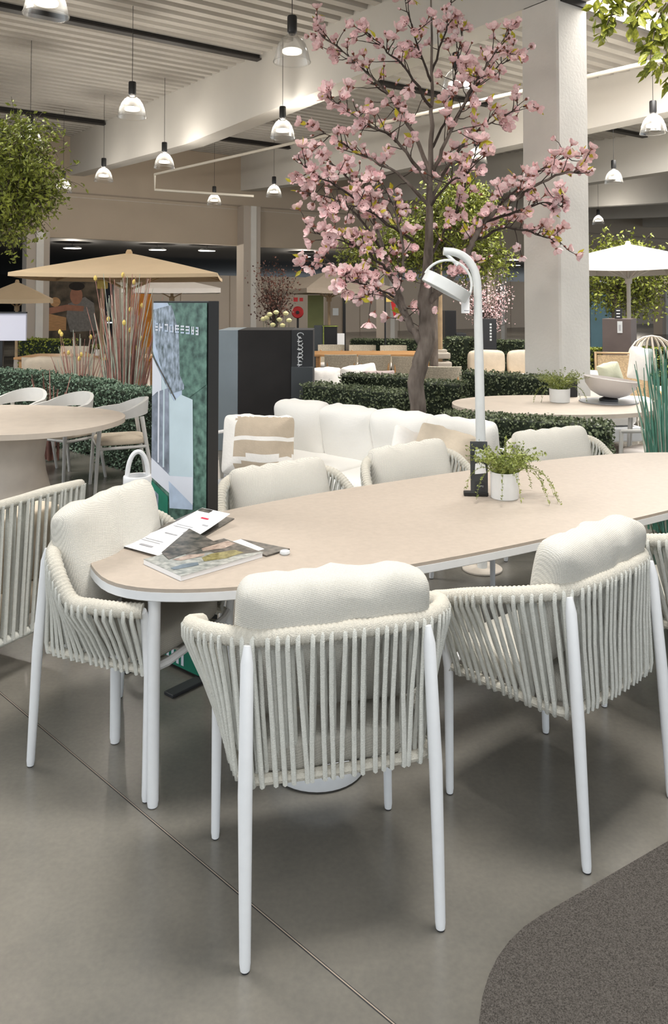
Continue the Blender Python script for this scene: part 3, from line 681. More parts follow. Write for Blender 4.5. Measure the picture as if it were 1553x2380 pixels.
pillow('small cream pillow with pointed corner lying on the sofa, left of two', 950, 1030, 5.55, .24, .20, .09, 'white_cloth', .2, -30, 20, 8, .5)
pillow('small beige pillow with white tag on the sofa near lamp pole', 1035, 1040, 5.42, .42, .26, .12, 'beige_cloth', -.5, -25, 12, 9, .5)
# ------------------------------------------------------------------ hedges
def hedge(label, a, bb, width, h, m='leaf_dark', dens=1500, ls=.03, z0=0):
    a = Vector(a); bb = Vector(bb); a.z = bb.z = 0; L = (bb-a).length; rz = math.atan2(bb.y-a.y, bb.x-a.x)
    t = thing('hedge', label, 'hedge', a, rz, 'boxwood hedges dividing the showroom')
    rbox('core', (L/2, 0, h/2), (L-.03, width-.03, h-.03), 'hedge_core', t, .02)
    mb = MB(); pts = []
    def put(n, f):
        for _ in range(int(n)): pts.append(f())
    u = random.uniform; w2 = width/2; g = lambda: random.gauss(0, .010)
    put(L*width*dens, lambda: (u(0, L), u(-w2, w2), h+g())); put(L*h*dens, lambda: (u(0, L), -w2+g(), u(0, h))); put(L*h*dens*.3, lambda: (u(0, L), w2+g(), u(0, h)))
    put(width*h*dens, lambda: (g(), u(-w2, w2), u(0, h))); put(width*h*dens, lambda: (L+g(), u(-w2, w2), u(0, h)))
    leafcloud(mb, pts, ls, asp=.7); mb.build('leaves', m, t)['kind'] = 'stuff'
    return t
hedge('bluish boxwood hedge behind the left dining set, nearest the totem', fl(255, 8.35), fl(372, 7.7), .34, .80, 'leaf_blue', 2600, .03)
hedge('bluish boxwood hedge behind the left dining chairs, middle stretch', fl(120, 9.4), fl(250, 8.7), .34, .80, 'leaf_blue', 2400, .03)
hedge('bluish boxwood hedge at the left frame edge below the screen', fl(-60, 10.5), fl(112, 9.75), .34, .80, 'leaf_blue', 2000, .03)
hedge('boxwood hedge directly behind the sofa back, right of the black booth', fl(722, 8.55), fl(938, 7.75), .34, .80, 'leaf_dark', 2400, .03)
hedge('boxwood hedge behind the sofa, one row further back, left of the tree', fl(800, 9.6), fl(962, 9.3), .34, .80, 'leaf_dark', 2000, .03)
hedge('boxwood hedge block right beside the tree trunk', fl(985, 8.6), fl(1078, 8.4), .40, .82, 'leaf_dark', 2400, .03)
hedge('long boxwood hedge in front of the concrete column', fl(1088, 8.95), fl(1296, 8.05), .28, .90, 'leaf_dark', 2200, .03)
hedge('nearest boxwood hedge, in front of the beige planter behind the far right chair', fl(1038, 6.6), fl(1418, 6.0), .30, .76, 'leaf_dark', 2800, .03)
hedge('boxwood hedge far off between the black stands', fl(1042, 15.0), fl(1112, 14.7), .5, 1.0, 'leaf_dark', 700, .05)
hedge('low boxwood hedge in the hall behind, left of the column', fl(1125, 19.0), fl(1225, 18.5), .5, .75, 'leaf_dark', 500, .06)
hedge('dark boxwood hedge across the middle distance behind the wooden tables', fl(820, 20.0), fl(1000, 19.5), .6, .72, 'leaf_dark', 400, .06)
hedge('boxwood hedge in front of the mural below the tan parasol', fl(60, 16.8), fl(160, 16.4), .5, .88, 'leaf_olive', 700, .05)
hedge('boxwood hedge right of the column behind the lounge chair', fl(1380, 12.4), fl(1412, 12.0), .5, .95, 'leaf_olive', 900, .05)
hedge('boxwood hedge at the right frame edge behind the cane dome chair', fl(1490, 12.5), fl(1600, 12.2), .5, .95, 'leaf_olive', 800, .05)
# ------------------------------------------------------------------ blossom tree
TD = 7.2
def blossom_mesh(name, openn):
    mb = MB()
    for ring, (n, rr, hh, tilt) in enumerate(((5, .5, .55, openn), (5, .34, .52, openn*.5))):
        for i in range(n):
            a = 2*PI*i/n+ring*.6; c, s_ = math.cos(a), math.sin(a)
            def pt(r, w, z): return (c*r-s_*w, s_*r+c*w, z)
            o_ = .12+.38*tilt
            mb.face([pt(.06, 0, 0), pt(.22+o_*.5, -.26, .26), pt(.16+o_*1.1, -.2, hh), pt(.16+o_*1.25, 0, hh*1.05), pt(.16+o_*1.1, .2, hh), pt(.22+o_*.5, .26, .26)])
    mb.mi = 1
    for i in range(5):
        a = 2*PI*i/5+.3; c, s_ = math.cos(a), math.sin(a); mb.face([(0, 0, -.16), (c*.16-s_*.1, s_*.16+c*.1, .05), (c*.22, s_*.22, .2), (c*.16+s_*.1, s_*.16-c*.1, .05)])
    mb.tube([(0, 0, -.3), (0, 0, -.05)], [.03, .08], 4)
    me = mb.build(name, ['petal', 'calyx']); d_ = me.data; bpy.data.objects.remove(me); return d_
BL = [blossom_mesh('blossom_open', 1.0), blossom_mesh('blossom_half', .6), blossom_mesh('blossom_cup', .25)]
def bud_mesh():
    mb = MB(); mb.lathe([(0, -.1), (.16, .0), (.22, .2), (.2, .42), (.1, .62), (0, .68)], n=7); mb.mi = 1
    mb.lathe([(0, -.3), (.07, -.22), (.19, -.02), (.235, .18), (.225, .2)], n=6); me = mb.build('bud', ['petal', 'calyx'], None, True); d_ = me.data; bpy.data.objects.remove(me); return d_
BL.append(bud_mesh())
def leaf_mesh(name, m, w=.28):
    mb = MB(); mb.face([(0, 0, 0), (w*.8, .3, .04), (w, .55, .07), (.0, 1.05, -.02), (0, .5, 0)]); mb.face([(0, 0, 0), (0, .5, 0), (0, 1.05, -.02), (-w, .55, .07), (-w*.8, .3, .04)])
    me = mb.build(name, m); d_ = me.data; bpy.data.objects.remove(me); return d_
YL = leaf_mesh('yellow_leaf', 'leaf_yellow', .22)
def orient(p, d, s, spin=0):
    q = Vector(d).to_track_quat('Z', 'Y').to_matrix().to_4x4() @ Matrix.Rotation(spin, 4, 'Z')
    return Matrix.Translation(p) @ q @ Matrix.Scale(s, 4)
def blossom_tree():
    base = fl(973, TD); t = thing('blossom_tree', 'tall pink blossom tree with bent grey trunk behind the sofa', 'tree', base)
    rnd = random.Random(21)
    def lp(l, dz): return [at(x, y, TD+dz*(i/(len(l)-1)))-base for i, (x, y) in enumerate(l)]
    trunk = [Vector((.0, 0, 0)), Vector((-.005, 0, .30))]+[at(x, y, TD)-base for x, y in ((972, 960), (966, 890), (978, 842), (990, 800), (992, 750), (988, 690), (996, 610), (999, 500), (1000, 390), (1004, 260), (1003, 130), (1001, -60))]
    tr = [.088, .080, .074, .076, .076, .074, .072, .064, .046, .034, .026, .018, .012, .005]
    mb = MB(); n0 = len(trunk); cp = catmull(trunk, 4); rs = [tr[min(i//4, 13)]+(tr[min(i//4+1, 13)]-tr[min(i//4, 13)])*(i % 4)/4 for i in range(len(cp))]
    mb.tube([p+Vector((rnd.gauss(0, .004), rnd.gauss(0, .004), 0)) for p in cp], rs, 12); auto(mb.build('trunk', 'bark', t), 80)
    limbs = [
        ([(985, 800), (962, 770), (945, 730), (918, 660), (892, 590), (862, 490), (820, 425), (762, 372)], .3, .042),
        ([(945, 735), (925, 700), (930, 650), (938, 600), (930, 540), (915, 480), (880, 420)], -.35, .022),
        ([(905, 630), (860, 590), (800, 560), (720, 540)], -.5, .016),
        ([(940, 722), (905, 690), (840, 645), (780, 620), (712, 606)], .35, .018),
        ([(915, 690), (870, 670), (820, 655), (790, 665)], -.45, .012),
        ([(990, 705), (1035, 665), (1075, 610), (1100, 560), (1130, 512), (1200, 462), (1290, 408), (1362, 398)], -.35, .040),
        ([(1100, 560), (1180, 530), (1250, 545), (1312, 572)], .45, .016),
        ([(1120, 520), (1200, 492), (1262, 470), (1310, 482)], -.5, .016),
        ([(1130, 512), (1200, 440), (1270, 385), (1335, 362)], .4, .014),
        ([(1000, 420), (1035, 330), (1080, 235), (1130, 155), (1182, 78)], -.55, .020),
        ([(1000, 470), (1040, 390), (1090, 320), (1160, 275), (1222, 246)], .5, .020),
        ([(1045, 300), (1110, 195), (1165, 150), (1215, 122)], .6, .014),
        ([(1000, 400), (950, 290), (880, 195), (810, 130), (735, 72)], .55, .022),
        ([(1003, 250), (950, 170), (900, 120), (850, 75)], -.5, .016),
        ([(1003, 190), (965, 90), (940, -10)], -.4, .013),
        ([(1003, 170), (1035, 70), (1055, -40)], .4, .013),
        ([(1000, 430), (930, 335), (850, 285), (760, 225)], -.6, .020),
        ([(998, 480), (920, 400), (830, 355), (742, 300)], -.2, .018),
        ([(860, 490), (795, 440), (735, 405), (698, 378)], -.55, .014),
        ([(892, 590), (830, 500), (770, 460), (715, 455)], .55, .014),
        ([(1000, 480), (1050, 420), (1090, 400), (1110, 330)], -.6, .014),
        ([(1000, 350), (1045, 260), (1060, 160), (1075, 70)], .2, .014),
        ([(995, 620), (1030, 540), (1070, 470), (1090, 380)], .35, .016),
        ([(960, 560), (900, 520), (830, 480), (760, 490)], -.7, .014)]
    sites = []
    twm = MB()
    for l, dz, r0 in limbs:
        cp = catmull(lp(l, dz), 5); n = len(cp)
        mb = MB(); mb.tube([p+Vector((rnd.gauss(0, .006), rnd.gauss(0, .006), rnd.gauss(0, .006))) if 0 < i < n-1 else p for i, p in enumerate(cp)], [r0*(1-.85*i/(n-1)) for i in range(n)], 8); auto(mb.build('limb', 'bark' if r0 > .017 else 'twig', t), 80)
        length = sum((b_-a_).length for a_, b_ in zip(cp, cp[1:])); m = int(length/.046)
        for k in range(m):
            f = (k+rnd.random())/m
            if f < .22: continue
            idx = min(n-2, int(f*(n-1))); p = cp[idx].lerp(cp[idx+1], f*(n-1)-idx); tg_ = (cp[idx+1]-cp[idx]).normalized()
            dr = (tg_*rnd.uniform(.5, 1.1)+Vector((rnd.gauss(0, 1), rnd.gauss(0, 1), rnd.gauss(0, 1)+.15)).normalized()*.95).normalized()
            ln = rnd.uniform(.10, .34)*(1.15-.45*f); q = [p]; d_ = dr
            for j in range(4): d_ = (d_+Vector((rnd.gauss(0, .16), rnd.gauss(0, .16), rnd.gauss(.03, .16)))).normalized(); q.append(q[-1]+d_*ln/4)
            twm.tube(q, [.0055, .0048, .004, .0034, .0028], 5)
            sites.append((q[-1], d_, 1.0))
            if rnd.random() < .55: sites.append((q[2]+Vector((rnd.gauss(0, .02), rnd.gauss(0, .02), .02)), (d_+Vector((rnd.gauss(0, .8), rnd.gauss(0, .8), rnd.gauss(0, .8)))).normalized(), .8))
            if rnd.random() < .35: sites.append((q[3]+Vector((rnd.gauss(0, .02), rnd.gauss(0, .02), .01)), (d_+Vector((rnd.gauss(0, .9), rnd.gauss(0, .9), rnd.gauss(0, .9)))).normalized(), .7))
        sites.append((cp[-1], (cp[-1]-cp[-2]).normalized(), .8))
    twm.build('twigs', 'twig', t, True)['kind'] = 'stuff'
    items = []
    for p, d_, f in sites:
        typ = rnd.choices([0, 1, 2, 3], [.26, .28, .20, .26])[0]; s_ = rnd.uniform(.066, .108)*(.75+.25*f)*(.62 if typ == 3 else 1)
        items.append((s_, typ, p, d_, rnd.uniform(0, 6)))
    items.sort(key=lambda i: -i[0]); rest = MB()
    for i, (s_, typ, p, d_, sp) in enumerate(items):
        mx = orient(p, d_, s_, sp)
        if i < 300: inst(BL[typ], 'blossom', t, mx)
        else:
            me = BL[typ]; b0 = len(rest.v); rest.v += [tuple(mx @ v.co) for v in me.vertices]
            for pl in me.polygons: rest.f.append(tuple(b0+j for j in pl.vertices)); rest.m.append(pl.material_index)
    rest.build('blossoms', ['petal', 'calyx'], t)['kind'] = 'stuff'
    for i in range(300):
        p, d_, f = rnd.choice(sites); dv_ = (d_+Vector((rnd.gauss(0, .7), rnd.gauss(0, .7), rnd.gauss(0, .7)))).normalized()
        q = dv_.to_track_quat('Y', 'Z').to_matrix().to_4x4()
        inst(YL, 'leaf', t, Matrix.Translation(p+dv_*.01) @ q @ Matrix.Rotation(rnd.uniform(0, 6), 4, 'Y') @ Matrix.Scale(rnd.uniform(.06, .105), 4))
    return len(sites)
print('blossoms', blossom_tree())
# ------------------------------------------------------------------ leafy crowns
def crown_tree(name, label, base, blobs, leaf, m, ncl, trunk=None, lsz=.05, seed=1, asp=.45):
    """blobs: (centre, rx, ry, rz) in world; leaves on drooping twigs"""
    rnd = random.Random(seed); base = Vector(base); t = thing(name, label, 'tree', base)
    st = MB(); lv = MB(); tot = sum(b_[1]*b_[3] for b_ in blobs)
    for c, rx, ry, rz_ in blobs:
        c = Vector(c)-base
        for _ in range(int(ncl*rx*rz_/tot)):
            while True:
                q = Vector((rnd.uniform(-1, 1), rnd.uniform(-1, 1), rnd.uniform(-1, 1)))
                if .12 < q.length < 1: break
            p = c+Vector((q.x*rx, q.y*ry, q.z*rz_)); d_ = Vector((q.x+rnd.gauss(0, .5), q.y+rnd.gauss(0, .5), q.z*.4+rnd.gauss(-.25, .5))).normalized(); pts = [p]
            for k in range(4): d_ = (d_+Vector((0, 0, -.22))).normalized(); p = p+d_*lsz*1.1; pts.append(p)
            st.tube(pts, lsz*.035, 3, caps=False)
            leafcloud(lv, [pts[rnd.randrange(5)]+Vector((rnd.gauss(0, 1), rnd.gauss(0, 1), rnd.gauss(0, 1)))*lsz*.5 for _ in range(leaf)], lsz, asp=asp)
    st.build('twigs', 'twig', t)['kind'] = 'stuff'; lv.build('leaves', m, t)['kind'] = 'stuff'
    if trunk: mb = MB(); mb.tube([Vector(p)-base for p in trunk[0]], trunk[1], 10); auto(mb.build('trunk', 'bark', t), 80)
    for c, rx, ry, rz_ in blobs[:6]:
        if trunk: mb = MB(); mb.tube([Vector(trunk[0][-1])-base, (Vector(trunk[0][-1])-base).lerp(Vector(c)-base, .5)+Vector((0, 0, -.05)), Vector(c)-base], [.03, .02, .008], 6); auto(mb.build('branch', 'bark', t), 80)
    return t
d = 6.5; tb0 = fl(-205, 5.2)
crown_tree('ficus_tree', 'leafy green artificial tree crown hanging in at the upper left edge', tb0,
           [(at(20, 360, d), .34, .4, .30), (at(70, 410, d), .24, .3, .20), (at(10, 450, d), .30, .35, .26), (at(-80, 400, d), .6, .6, .5), (at(60, 300, d), .16, .2, .12), (at(20, 520, d), .10, .14, .16)], 10, 'leaf_olive', 1500,
           ([tb0, tb0+Vector((.02, .05, 1.5)), tb0.lerp(fl(-150, 6.2), .6)+Vector((0, 0, 2.2)), at(-120, 430, 6.4)], [.09, .075, .06, .04]), .048, 4)
d = 12.0; tb1 = fl(1010, d)
crown_tree('ficus_tree', 'green leafy tree standing behind the pink blossom tree', tb1,
           [(at(1060, 500, d), .52, .5, .5), (at(960, 560, d), .45, .45, .35), (at(1130, 590, d), .30, .3, .25), (at(860, 570, d), .35, .3, .22), (at(1080, 450, d), .32, .3, .25)], 9, 'leaf_olive', 1300,
           ([tb1, tb1+Vector((0, 0, 1.5)), at(1020, 600, d)], [.07, .06, .04]), .075, 5)
d = 17.0; tb2 = fl(1432, d)
crown_tree('ficus_tree', 'dark green leafy tree behind the white parasol at right', tb2,
           [(at(1440, 600, d), .75, .6, .40), (at(1400, 670, d), .38, .4, .25), (at(1500, 640, d), .4, .4, .35), (at(1470, 690, d), .35, .35, .2)], 8, 'leaf_olive', 800,
           ([tb2, tb2+Vector((0, 0, 1.4)), at(1432, 650, d)], [.07, .06, .04]), .10, 6)
# near branch with large lime leaves, upper right
d = 4.6; tb3 = fl(1850, d); br = thing('ficus_tree', 'bright lime-leaved tree branch hanging in at the upper right corner', 'tree', tb3)
LM = [leaf_mesh('lime_leaf', 'leaf_lime', .25), leaf_mesh('lime_leaf', 'leaf_olive', .25)]
rnd = random.Random(12)
mb = MB(); tp_ = [tb3, tb3+Vector((0, 0, 2.2)), at(1800, -120, d)]; mb.tube([p-tb3 for p in tp_], [.08, .065, .045], 10); auto(mb.build('trunk', 'bark', br), 80)
for l in ([(1800, -120), (1640, -60), (1560, 0), (1525, 60), (1510, 150)], [(1640, -60), (1520, -40), (1450, -10), (1420, 40), (1405, 75)], [(1700, -80), (1600, 20), (1560, 90), (1540, 170)], [(1620, -60), (1540, -30), (1490, 15), (1470, 50)], [(1700, -60), (1610, 60), (1570, 130), (1562, 190)],
          [(1640, -60), (1580, 20), (1530, 80), (1498, 105)], [(1640, -60), (1480, -30), (1410, -10), (1392, 28)]):
    dz = rnd.uniform(-.25, .25); pts = catmull([at(x, y, d+dz*i/(len(l)-1))-tb3 for i, (x, y) in enumerate(l)], 6)
    mb = MB(); mb.tube(pts, [.008*(1-.7*i/len(pts)) for i in range(len(pts))], 6); auto(mb.build('branch', 'bark', br), 80)
    for i, p in enumerate(pts):
        if i < len(pts)*.42: continue
        for _ in range(4):
            dv_ = Vector((rnd.gauss(0, .7), rnd.gauss(0, .7), -.75+rnd.gauss(0, .35))).normalized(); q = dv_.to_track_quat('Y', 'Z').to_matrix().to_4x4()
            inst(LM[0 if rnd.random() < .62 else 1], 'leaf', br, Matrix.Translation(p+Vector((rnd.gauss(0, .02), rnd.gauss(0, .02), rnd.gauss(0, .02)))) @ q @ Matrix.Rotation(rnd.uniform(0, 6), 4, 'Y') @ Matrix.Scale(rnd.uniform(.055, .095), 4))
# small dark rust-leaved tree and a small pink one further back
def thin_tree(label, px, d, top, spread, m, n, lsz, seed):
    rnd = random.Random(seed); base = fl(px, d); t = thing('small_tree', label, 'tree', base); tw = MB(); lv = MB(); H_ = top
    mb = MB(); mb.tube([(0, 0, 0), (.02, 0, H_*.45), (0, 0, H_*.62)], [.035, .028, .02], 8); auto(mb.build('trunk', 'twig', t), 80)
    for i in range(n):
        a = rnd.uniform(0, 2*PI); p = Vector((0, 0, H_*rnd.uniform(.45, .62))); d_ = Vector((math.cos(a)*spread*.8, math.sin(a)*spread*.8, rnd.uniform(.25, 1)*H_*.4)); pts = [p]
        for k in range(5): p = p+d_*.2+Vector((rnd.gauss(0, .03), rnd.gauss(0, .03), rnd.gauss(0, .02))); pts.append(p)
        tw.tube(pts, [.008, .007, .006, .005, .004, .003], 4, caps=False)
        leafcloud(lv, [pts[rnd.randrange(2, 6)]+Vector((rnd.gauss(0, 1), rnd.gauss(0, 1), rnd.gauss(0, 1)))*.07 for _ in range(26)], lsz, asp=.7)
    tw.build('twigs', 'twig', t)['kind'] = 'stuff'; lv.build('leaves', m, t)['kind'] = 'stuff'; return t
thin_tree('small rust-leaved tree behind the black booth', 640, 15.0, 2.45, .38, 'rust_leaf', 46, .05, 3)
thin_tree('small pale pink blossom tree behind the floor lamp', 1125, 15.0, 2.30, .50, 'petal', 60, .045, 4)
# ------------------------------------------------------------------ pendant lamps
def pendant(label):
    t = thing('pendant_lamp', label, 'lamp', group='clear high-bay pendant lamps')
    mb = MB(); mb.lathe([(0, .30), (.035, .30), (.052, .325), (.055, .34), (.055, .50), (.05, .515), (.012, .52), (0, .52)], n=16); auto(mb.build('socket', 'black', t))
    mb = MB(); pr = [(.062, .30), (.07, .285), (.115, .25), (.155, .19), (.180, .12), (.198, .04), (.207, .0)]
    mb.lathe(pr, n=32); auto(mb.build('shade', 'acrylic', t), 60)
    mb = MB(); mb.lathe([(.205, .004), (.212, .0), (.212, -.008), (.205, -.008)], n=32); mb.build('shade_lip', 'acrylic', t)
    mb = MB(); mb.lathe([(0, .135), (.095, .135), (.11, .128), (.11, .10), (0, .098)], n=20); auto(mb.build('light_disc', 'bulb', t))
    L = bpy.data.lights.new('lamp_light', 'POINT'); L.energy = 26; L.shadow_soft_size = .035; L.color = (1, .93, .83); lo = bpy.data.objects.new('lamp_light', L); C.objects.link(lo); lo.parent = t; lo.location = (0, 0, .19)
    mb = MB(); mb.tube([(0, 0, .52), (0, 0, 2.35)], .0045, 5); mb.build('cord', 'black', t)
    return t
LAMPS = [('nearest clear pendant lamp, cut off at the upper left corner', 107, 34), ('large clear pendant lamp at top centre left of the tree', 679, 143), ('clear pendant lamp hanging in front of the big beam at left', 307, 272),
         ('clear pendant lamp below the beam, centre, left of the tree', 657, 320), ('clear pendant lamp below the beam, left of the cream pipe', 382, 390), ('clear pendant lamp under the left part of the beam', 241, 421),
         ('clear pendant lamp beside the leafy crown at left', 147, 446), ('small clear pendant lamp in front of the far wall', 498, 476), ('small clear pendant lamp right of the far pillar', 637, 457),
         ('clear pendant lamp nearest the right frame edge', 1519, 309), ('clear pendant lamp right of the column, second from the edge', 1427, 425), ('small clear pendant lamp far off right of the column', 1391, 521),
         ('clear pendant lamp seen between the tree and the column', 1108, 379), ('clear pendant lamp half hidden in the leafy crown at left', 70, 338), ('clear pendant lamp hidden behind the tree top', 1062, 215)]
l0 = None
for lab, px, py in LAMPS:
    p = onz(px, py, 4.37)
    if l0 is None: l0 = pendant(lab); l0.location = p
    else:
        q = dup(l0, lab, p)
        if px in (1062, 679):                                      # their point lights are removed to avoid hot spots on the beam
            for c in list(q.children):
                if c.type == 'LIGHT': bpy.data.objects.remove(c)
# hall lights: the last three are in view, the others added to brighten the hall
for lab, px, py in (('flat white ceiling lamp added to brighten the black hall between pillar and blossoms', 705, 596), ('flat white ceiling lamp added to brighten the black hall right of the trunk, half hidden', 900, 604), ('flat white ceiling lamp added to brighten the black hall beside the column', 1196, 616), ('flat white ceiling lamp added to brighten the hall right of the column', 1480, 628), ('flat white ceiling lamp in the black hall, leftmost', 168, 576), ('flat white ceiling lamp in the black hall above the tan parasol', 366, 580), ('flat white ceiling lamp in the black hall, right of three', 481, 582)):
    p = onz(px, py, 3.53); t = thing('ceiling_lamp', lab, 'lamp', p, 0, 'flat lamps in the black hall')
    mb = MB(); mb.lathe([(0, .08), (.2, .06), (.32, 0), (.3, -.02), (0, -.02)], n=20); auto(mb.build('shade', 'paper_grey', t)); mb = MB(); mb.tube([(0, 0, .07), (0, 0, .20)], .012, 6); mb.build('rod', 'black', t)
    L = bpy.data.lights.new('lamp_light', 'POINT'); L.energy = 100; L.shadow_soft_size = .04; L.color = (1, .90, .76); lo = bpy.data.objects.new('lamp_light', L); C.objects.link(lo); lo.parent = t; lo.location = (0, 0, -.18)
# ------------------------------------------------------------------ parasols
def parasol(label, apex, rad, drop, m, pole_px=None, sides=4, rz=.6, val=.10, pole_m='wood_pale'):
    apex = Vector(apex); base = Vector((apex.x, apex.y, 0)); t = thing('parasol', label, 'parasol', base, rz)
    H_ = apex.z; rim = H_-drop; n = sides; mb = MB(); sub = 6
    cor = [(rad*math.cos(2*PI*i/n+PI/n), rad*math.sin(2*PI*i/n+PI/n)) for i in range(n)]
    rings = []
    for k in range(1, 7):
        f = k/6; row = []
        for i in range(n):
            x0, y0 = cor[i]; x1, y1 = cor[(i+1) % n]
            for j in range(sub):
                u = j/sub; sag = .10*drop*math.sin(PI*u)*f; x = (x0+(x1-x0)*u)*f; y = (y0+(y1-y0)*u)*f
                row.append((x, y, H_-drop*(f**1.06)-sag*.5))
        rings.append(row)
    mb.quadgrid(rings, False, True)
    b0 = len(mb.v); mb.v.append((0, 0, H_)); N = n*sub
    for i in range(N): mb.f.append((b0, i, (i+1) % N)); mb.m.append(0)
    last = rings[-1]; mb.quadgrid([last, [(x*1.002, y*1.002, z-val) for x, y, z in last]], False, True)
    mb.build('canopy', m, t)
    mb = MB(); mb.lathe([(0, H_+.05), (.03, H_+.05), (.05, H_+.01), (.05, H_-.02)], n=12); mb.build('finial', pole_m, t)
    hub = rim-.22
    for i in range(n*2):
        x, y = (cor[i//2] if i % 2 == 0 else ((cor[i//2][0]+cor[(i//2+1) % n][0])/2, (cor[i//2][1]+cor[(i//2+1) % n][1])/2))
        mb = MB(); mb.tube([(0, 0, H_-.06), (x*.98, y*.98, rim-.03)], .012, 5); mb.build('rib', pole_m, t)
        mb = MB(); mb.tube([(0, 0, hub), (x*.5, y*.5, H_-drop*.5-.06)], .012, 5); mb.build('strut', pole_m, t)
    mb = MB(); mb.lathe([(0, hub-.07), (.06, hub-.07), (.06, hub+.05), (0, hub+.05)], n=12); mb.build('hub', pole_m, t)
    mb = MB(); mb.tube([(0, 0, .0), (0, 0, H_-.02)], .034, 12); auto(mb.build('pole', pole_m, t))
    mb = MB(); mb.lathe([(0, 0), (.35, 0), (.35, .06), (.06, .09), (.05, .35), (0, .35)], n=20); auto(mb.build('base', 'stone_beige', t)); return t
parasol('large tan parasol under the far wall at left', at(300, 588, 11.6), 1.9, .34, 'parasol_tan', rz=.12, val=.05)
parasol('white parasol on white post right of the column', at(1460, 567, 13.5), 1.62, .40, 'parasol_white', sides=8, rz=.4, pole_m='parasol_white')
parasol('small cream parasol behind the large tan parasol', at(400, 645, 17.5), 1.45, .25, 'parasol_white', rz=.2)
parasol('small tan parasol beside the left pillar', at(40, 655, 18.6), 1.1, .40, 'parasol_tan', rz=.3)
parasol('taupe parasol behind the lower left blossoms', at(765, 630, 18.2), 1.65, .42, 'parasol_taupe', rz=.5)
parasol('taupe parasol at the right frame edge behind the white parasol', at(1580, 634, 20.0), 1.5, .30, 'parasol_taupe', rz=.2)
wp = fl(235, 12.1); t = thing('timber_post', 'thin pale timber post in front of the large tan parasol', 'post', wp)
hz = at(235, 652, 12.1).z
mb = MB(); mb.tube([(0, 0, 0), (0, 0, hz)], .036, 10); auto(mb.build('post', 'wood_pale', t)); rbox('bracket', (0, 0, hz-.06), (.14, .14, .14), 'flower_yellow', t, .02)
# ------------------------------------------------------------------ booths and panels
def panel(name, label, cat, px0, px1, ytop, d0, d1, m, thick=.06, ybot=None, z0=0):
    a, c = fl(px0, d0), fl(px1, d1); h = at((px0+px1)/2, ytop, (d0+d1)/2).z; zb = z0 if ybot is None else at((px0+px1)/2, ybot, (d0+d1)/2).z
    t = thing(name, label, cat, Vector((a.x, a.y, 0)), math.atan2(c.y-a.y, c.x-a.x)); L = (c-a).length
    rbox('board', (L/2, thick/2, (h+zb)/2), (L, thick, h-zb), m, t, .004); return t, L, h, zb
bo, L, h, zb = panel('display_booth', 'large black display booth with grey side and white vertical lettering', 'booth', 553, 677, 767, 8.9, 8.9, 'booth_black', .9)
rbox('side_panel', (-.115, .45, h/2), (.225, .9, h), 'booth_grey', bo, .004)
rbox('sign_column', (L+.125, .30, h/2), (.245, .66, h+.004), 'charcoal', bo, .004)
rbox('low_box', (L+.125, -.05, .485), (.24, .14, .97 if False else .93), 'booth_slate', bo, .004)
rl = random.Random(5); z = h-.03; x0 = L+.105
for i in range(9):                                                  # lettering too blurred to read: its strokes as they look
    s_ = .036 if i else .050
    mb = MB(); mb.tube([(x0+s_*.7*math.cos(a), -.034, z-s_*.5+s_*.5*math.sin(a)) for a in [2*PI*k/10*.85+i for k in range(10)]], .0055, 4); mb.build('letter', 'paper_grey', bo)
    mb = MB(); mb.box((x0-.012, -.034, z-s_*1.05), (.05 if i % 2 else .03, .006, .010)); mb.build('letter', 'paper', bo)
    z -= s_*1.22
bb_, L, h, zb = panel('display_booth', 'brown display booth with white label right of the column', 'booth', 1403, 1470, 741, 11.5, 11.3, 'booth_brown', .5)
mb = MB(); mb.box((L*.62, -.004, h-.12), (.07, .004, .17)); mb.build('label_card', 'paper_grey', bb_); mb = MB(); mb.box((L*.62, -.007, h-.13), (.03, .002, .09)); mb.build('letter', 'ink_grey', bb_)
mb = MB(); mb.box((L*.55, .05, h+.075), (.10, .02, .15)); mb.build('number_card', 'charcoal', bb_); mb = MB()
for dz in (.03, .075, .12): mb.box((L*.55, .036, h+dz), (.05, .004, .014))
mb.build('number_mark', 'paper', bb_)
b3, L, h, zb = panel('display_booth', 'slim black display booth right of the lamp pole', 'booth', 1120, 1156, 741, 14.0, 14.0, 'charcoal', .4)
mb = MB()
for i in range(6): mb.box((L*.62, -.003, h-.10-i*.055), (.035, .004, .035))
mb.build('letter', 'paper_grey', b3)
b4, L, h, zb = panel('display_booth', 'small black booth between tree trunk and lamp pole', 'booth', 1036, 1062, 722, 17, 17, 'black', .4)
rbox('side_box', (L+.10, .2, .62), (.22, .5, .75), 'charcoal', b4, .01)
panel('blue_panel', 'muted blue display panel right of the column', 'panel', 1376, 1432, 681, 24, 24, 'blue_panel', .06)
panel('grey_post', 'dark grey square post behind the white parasol', 'post', 1464, 1476, 698, 20, 20, 'booth_brown', .2)
panel('olive_sign', 'olive green banner sign in the hall behind', 'sign', 715, 752, 686, 19, 19, 'olive_sign', .05)
ob, L, h, zb = panel('display_box', 'black box with green frame behind the wooden table', 'box', 752, 784, 757, 16.4, 16.4, 'black', .4)
rbox('frame', (L/2, -.012, h-.01), (L+.04, .02, .025), 'leaf_fern', ob, .003); rbox('frame', (0, -.012, h/2), (.025, .02, h), 'leaf_fern', ob, .003); rbox('side', (-.10, .2, h/2), (.20, .4, h), 'booth_slate', ob, .003)
dr, L, h, zb = panel('door_1', 'dark double door in the hall behind', None or 'door', 755, 797, 690, 27, 27, 'parasol_taupe', .1)
del dr['category']; struct(dr); rbox('door_frame', (L+.05, 0, h/2), (.1, .14, h), 'black', dr, .01); rbox('notice', (L*.6, -.01, h*.72), (.2, .01, .25), 'paper_grey', dr, .002)
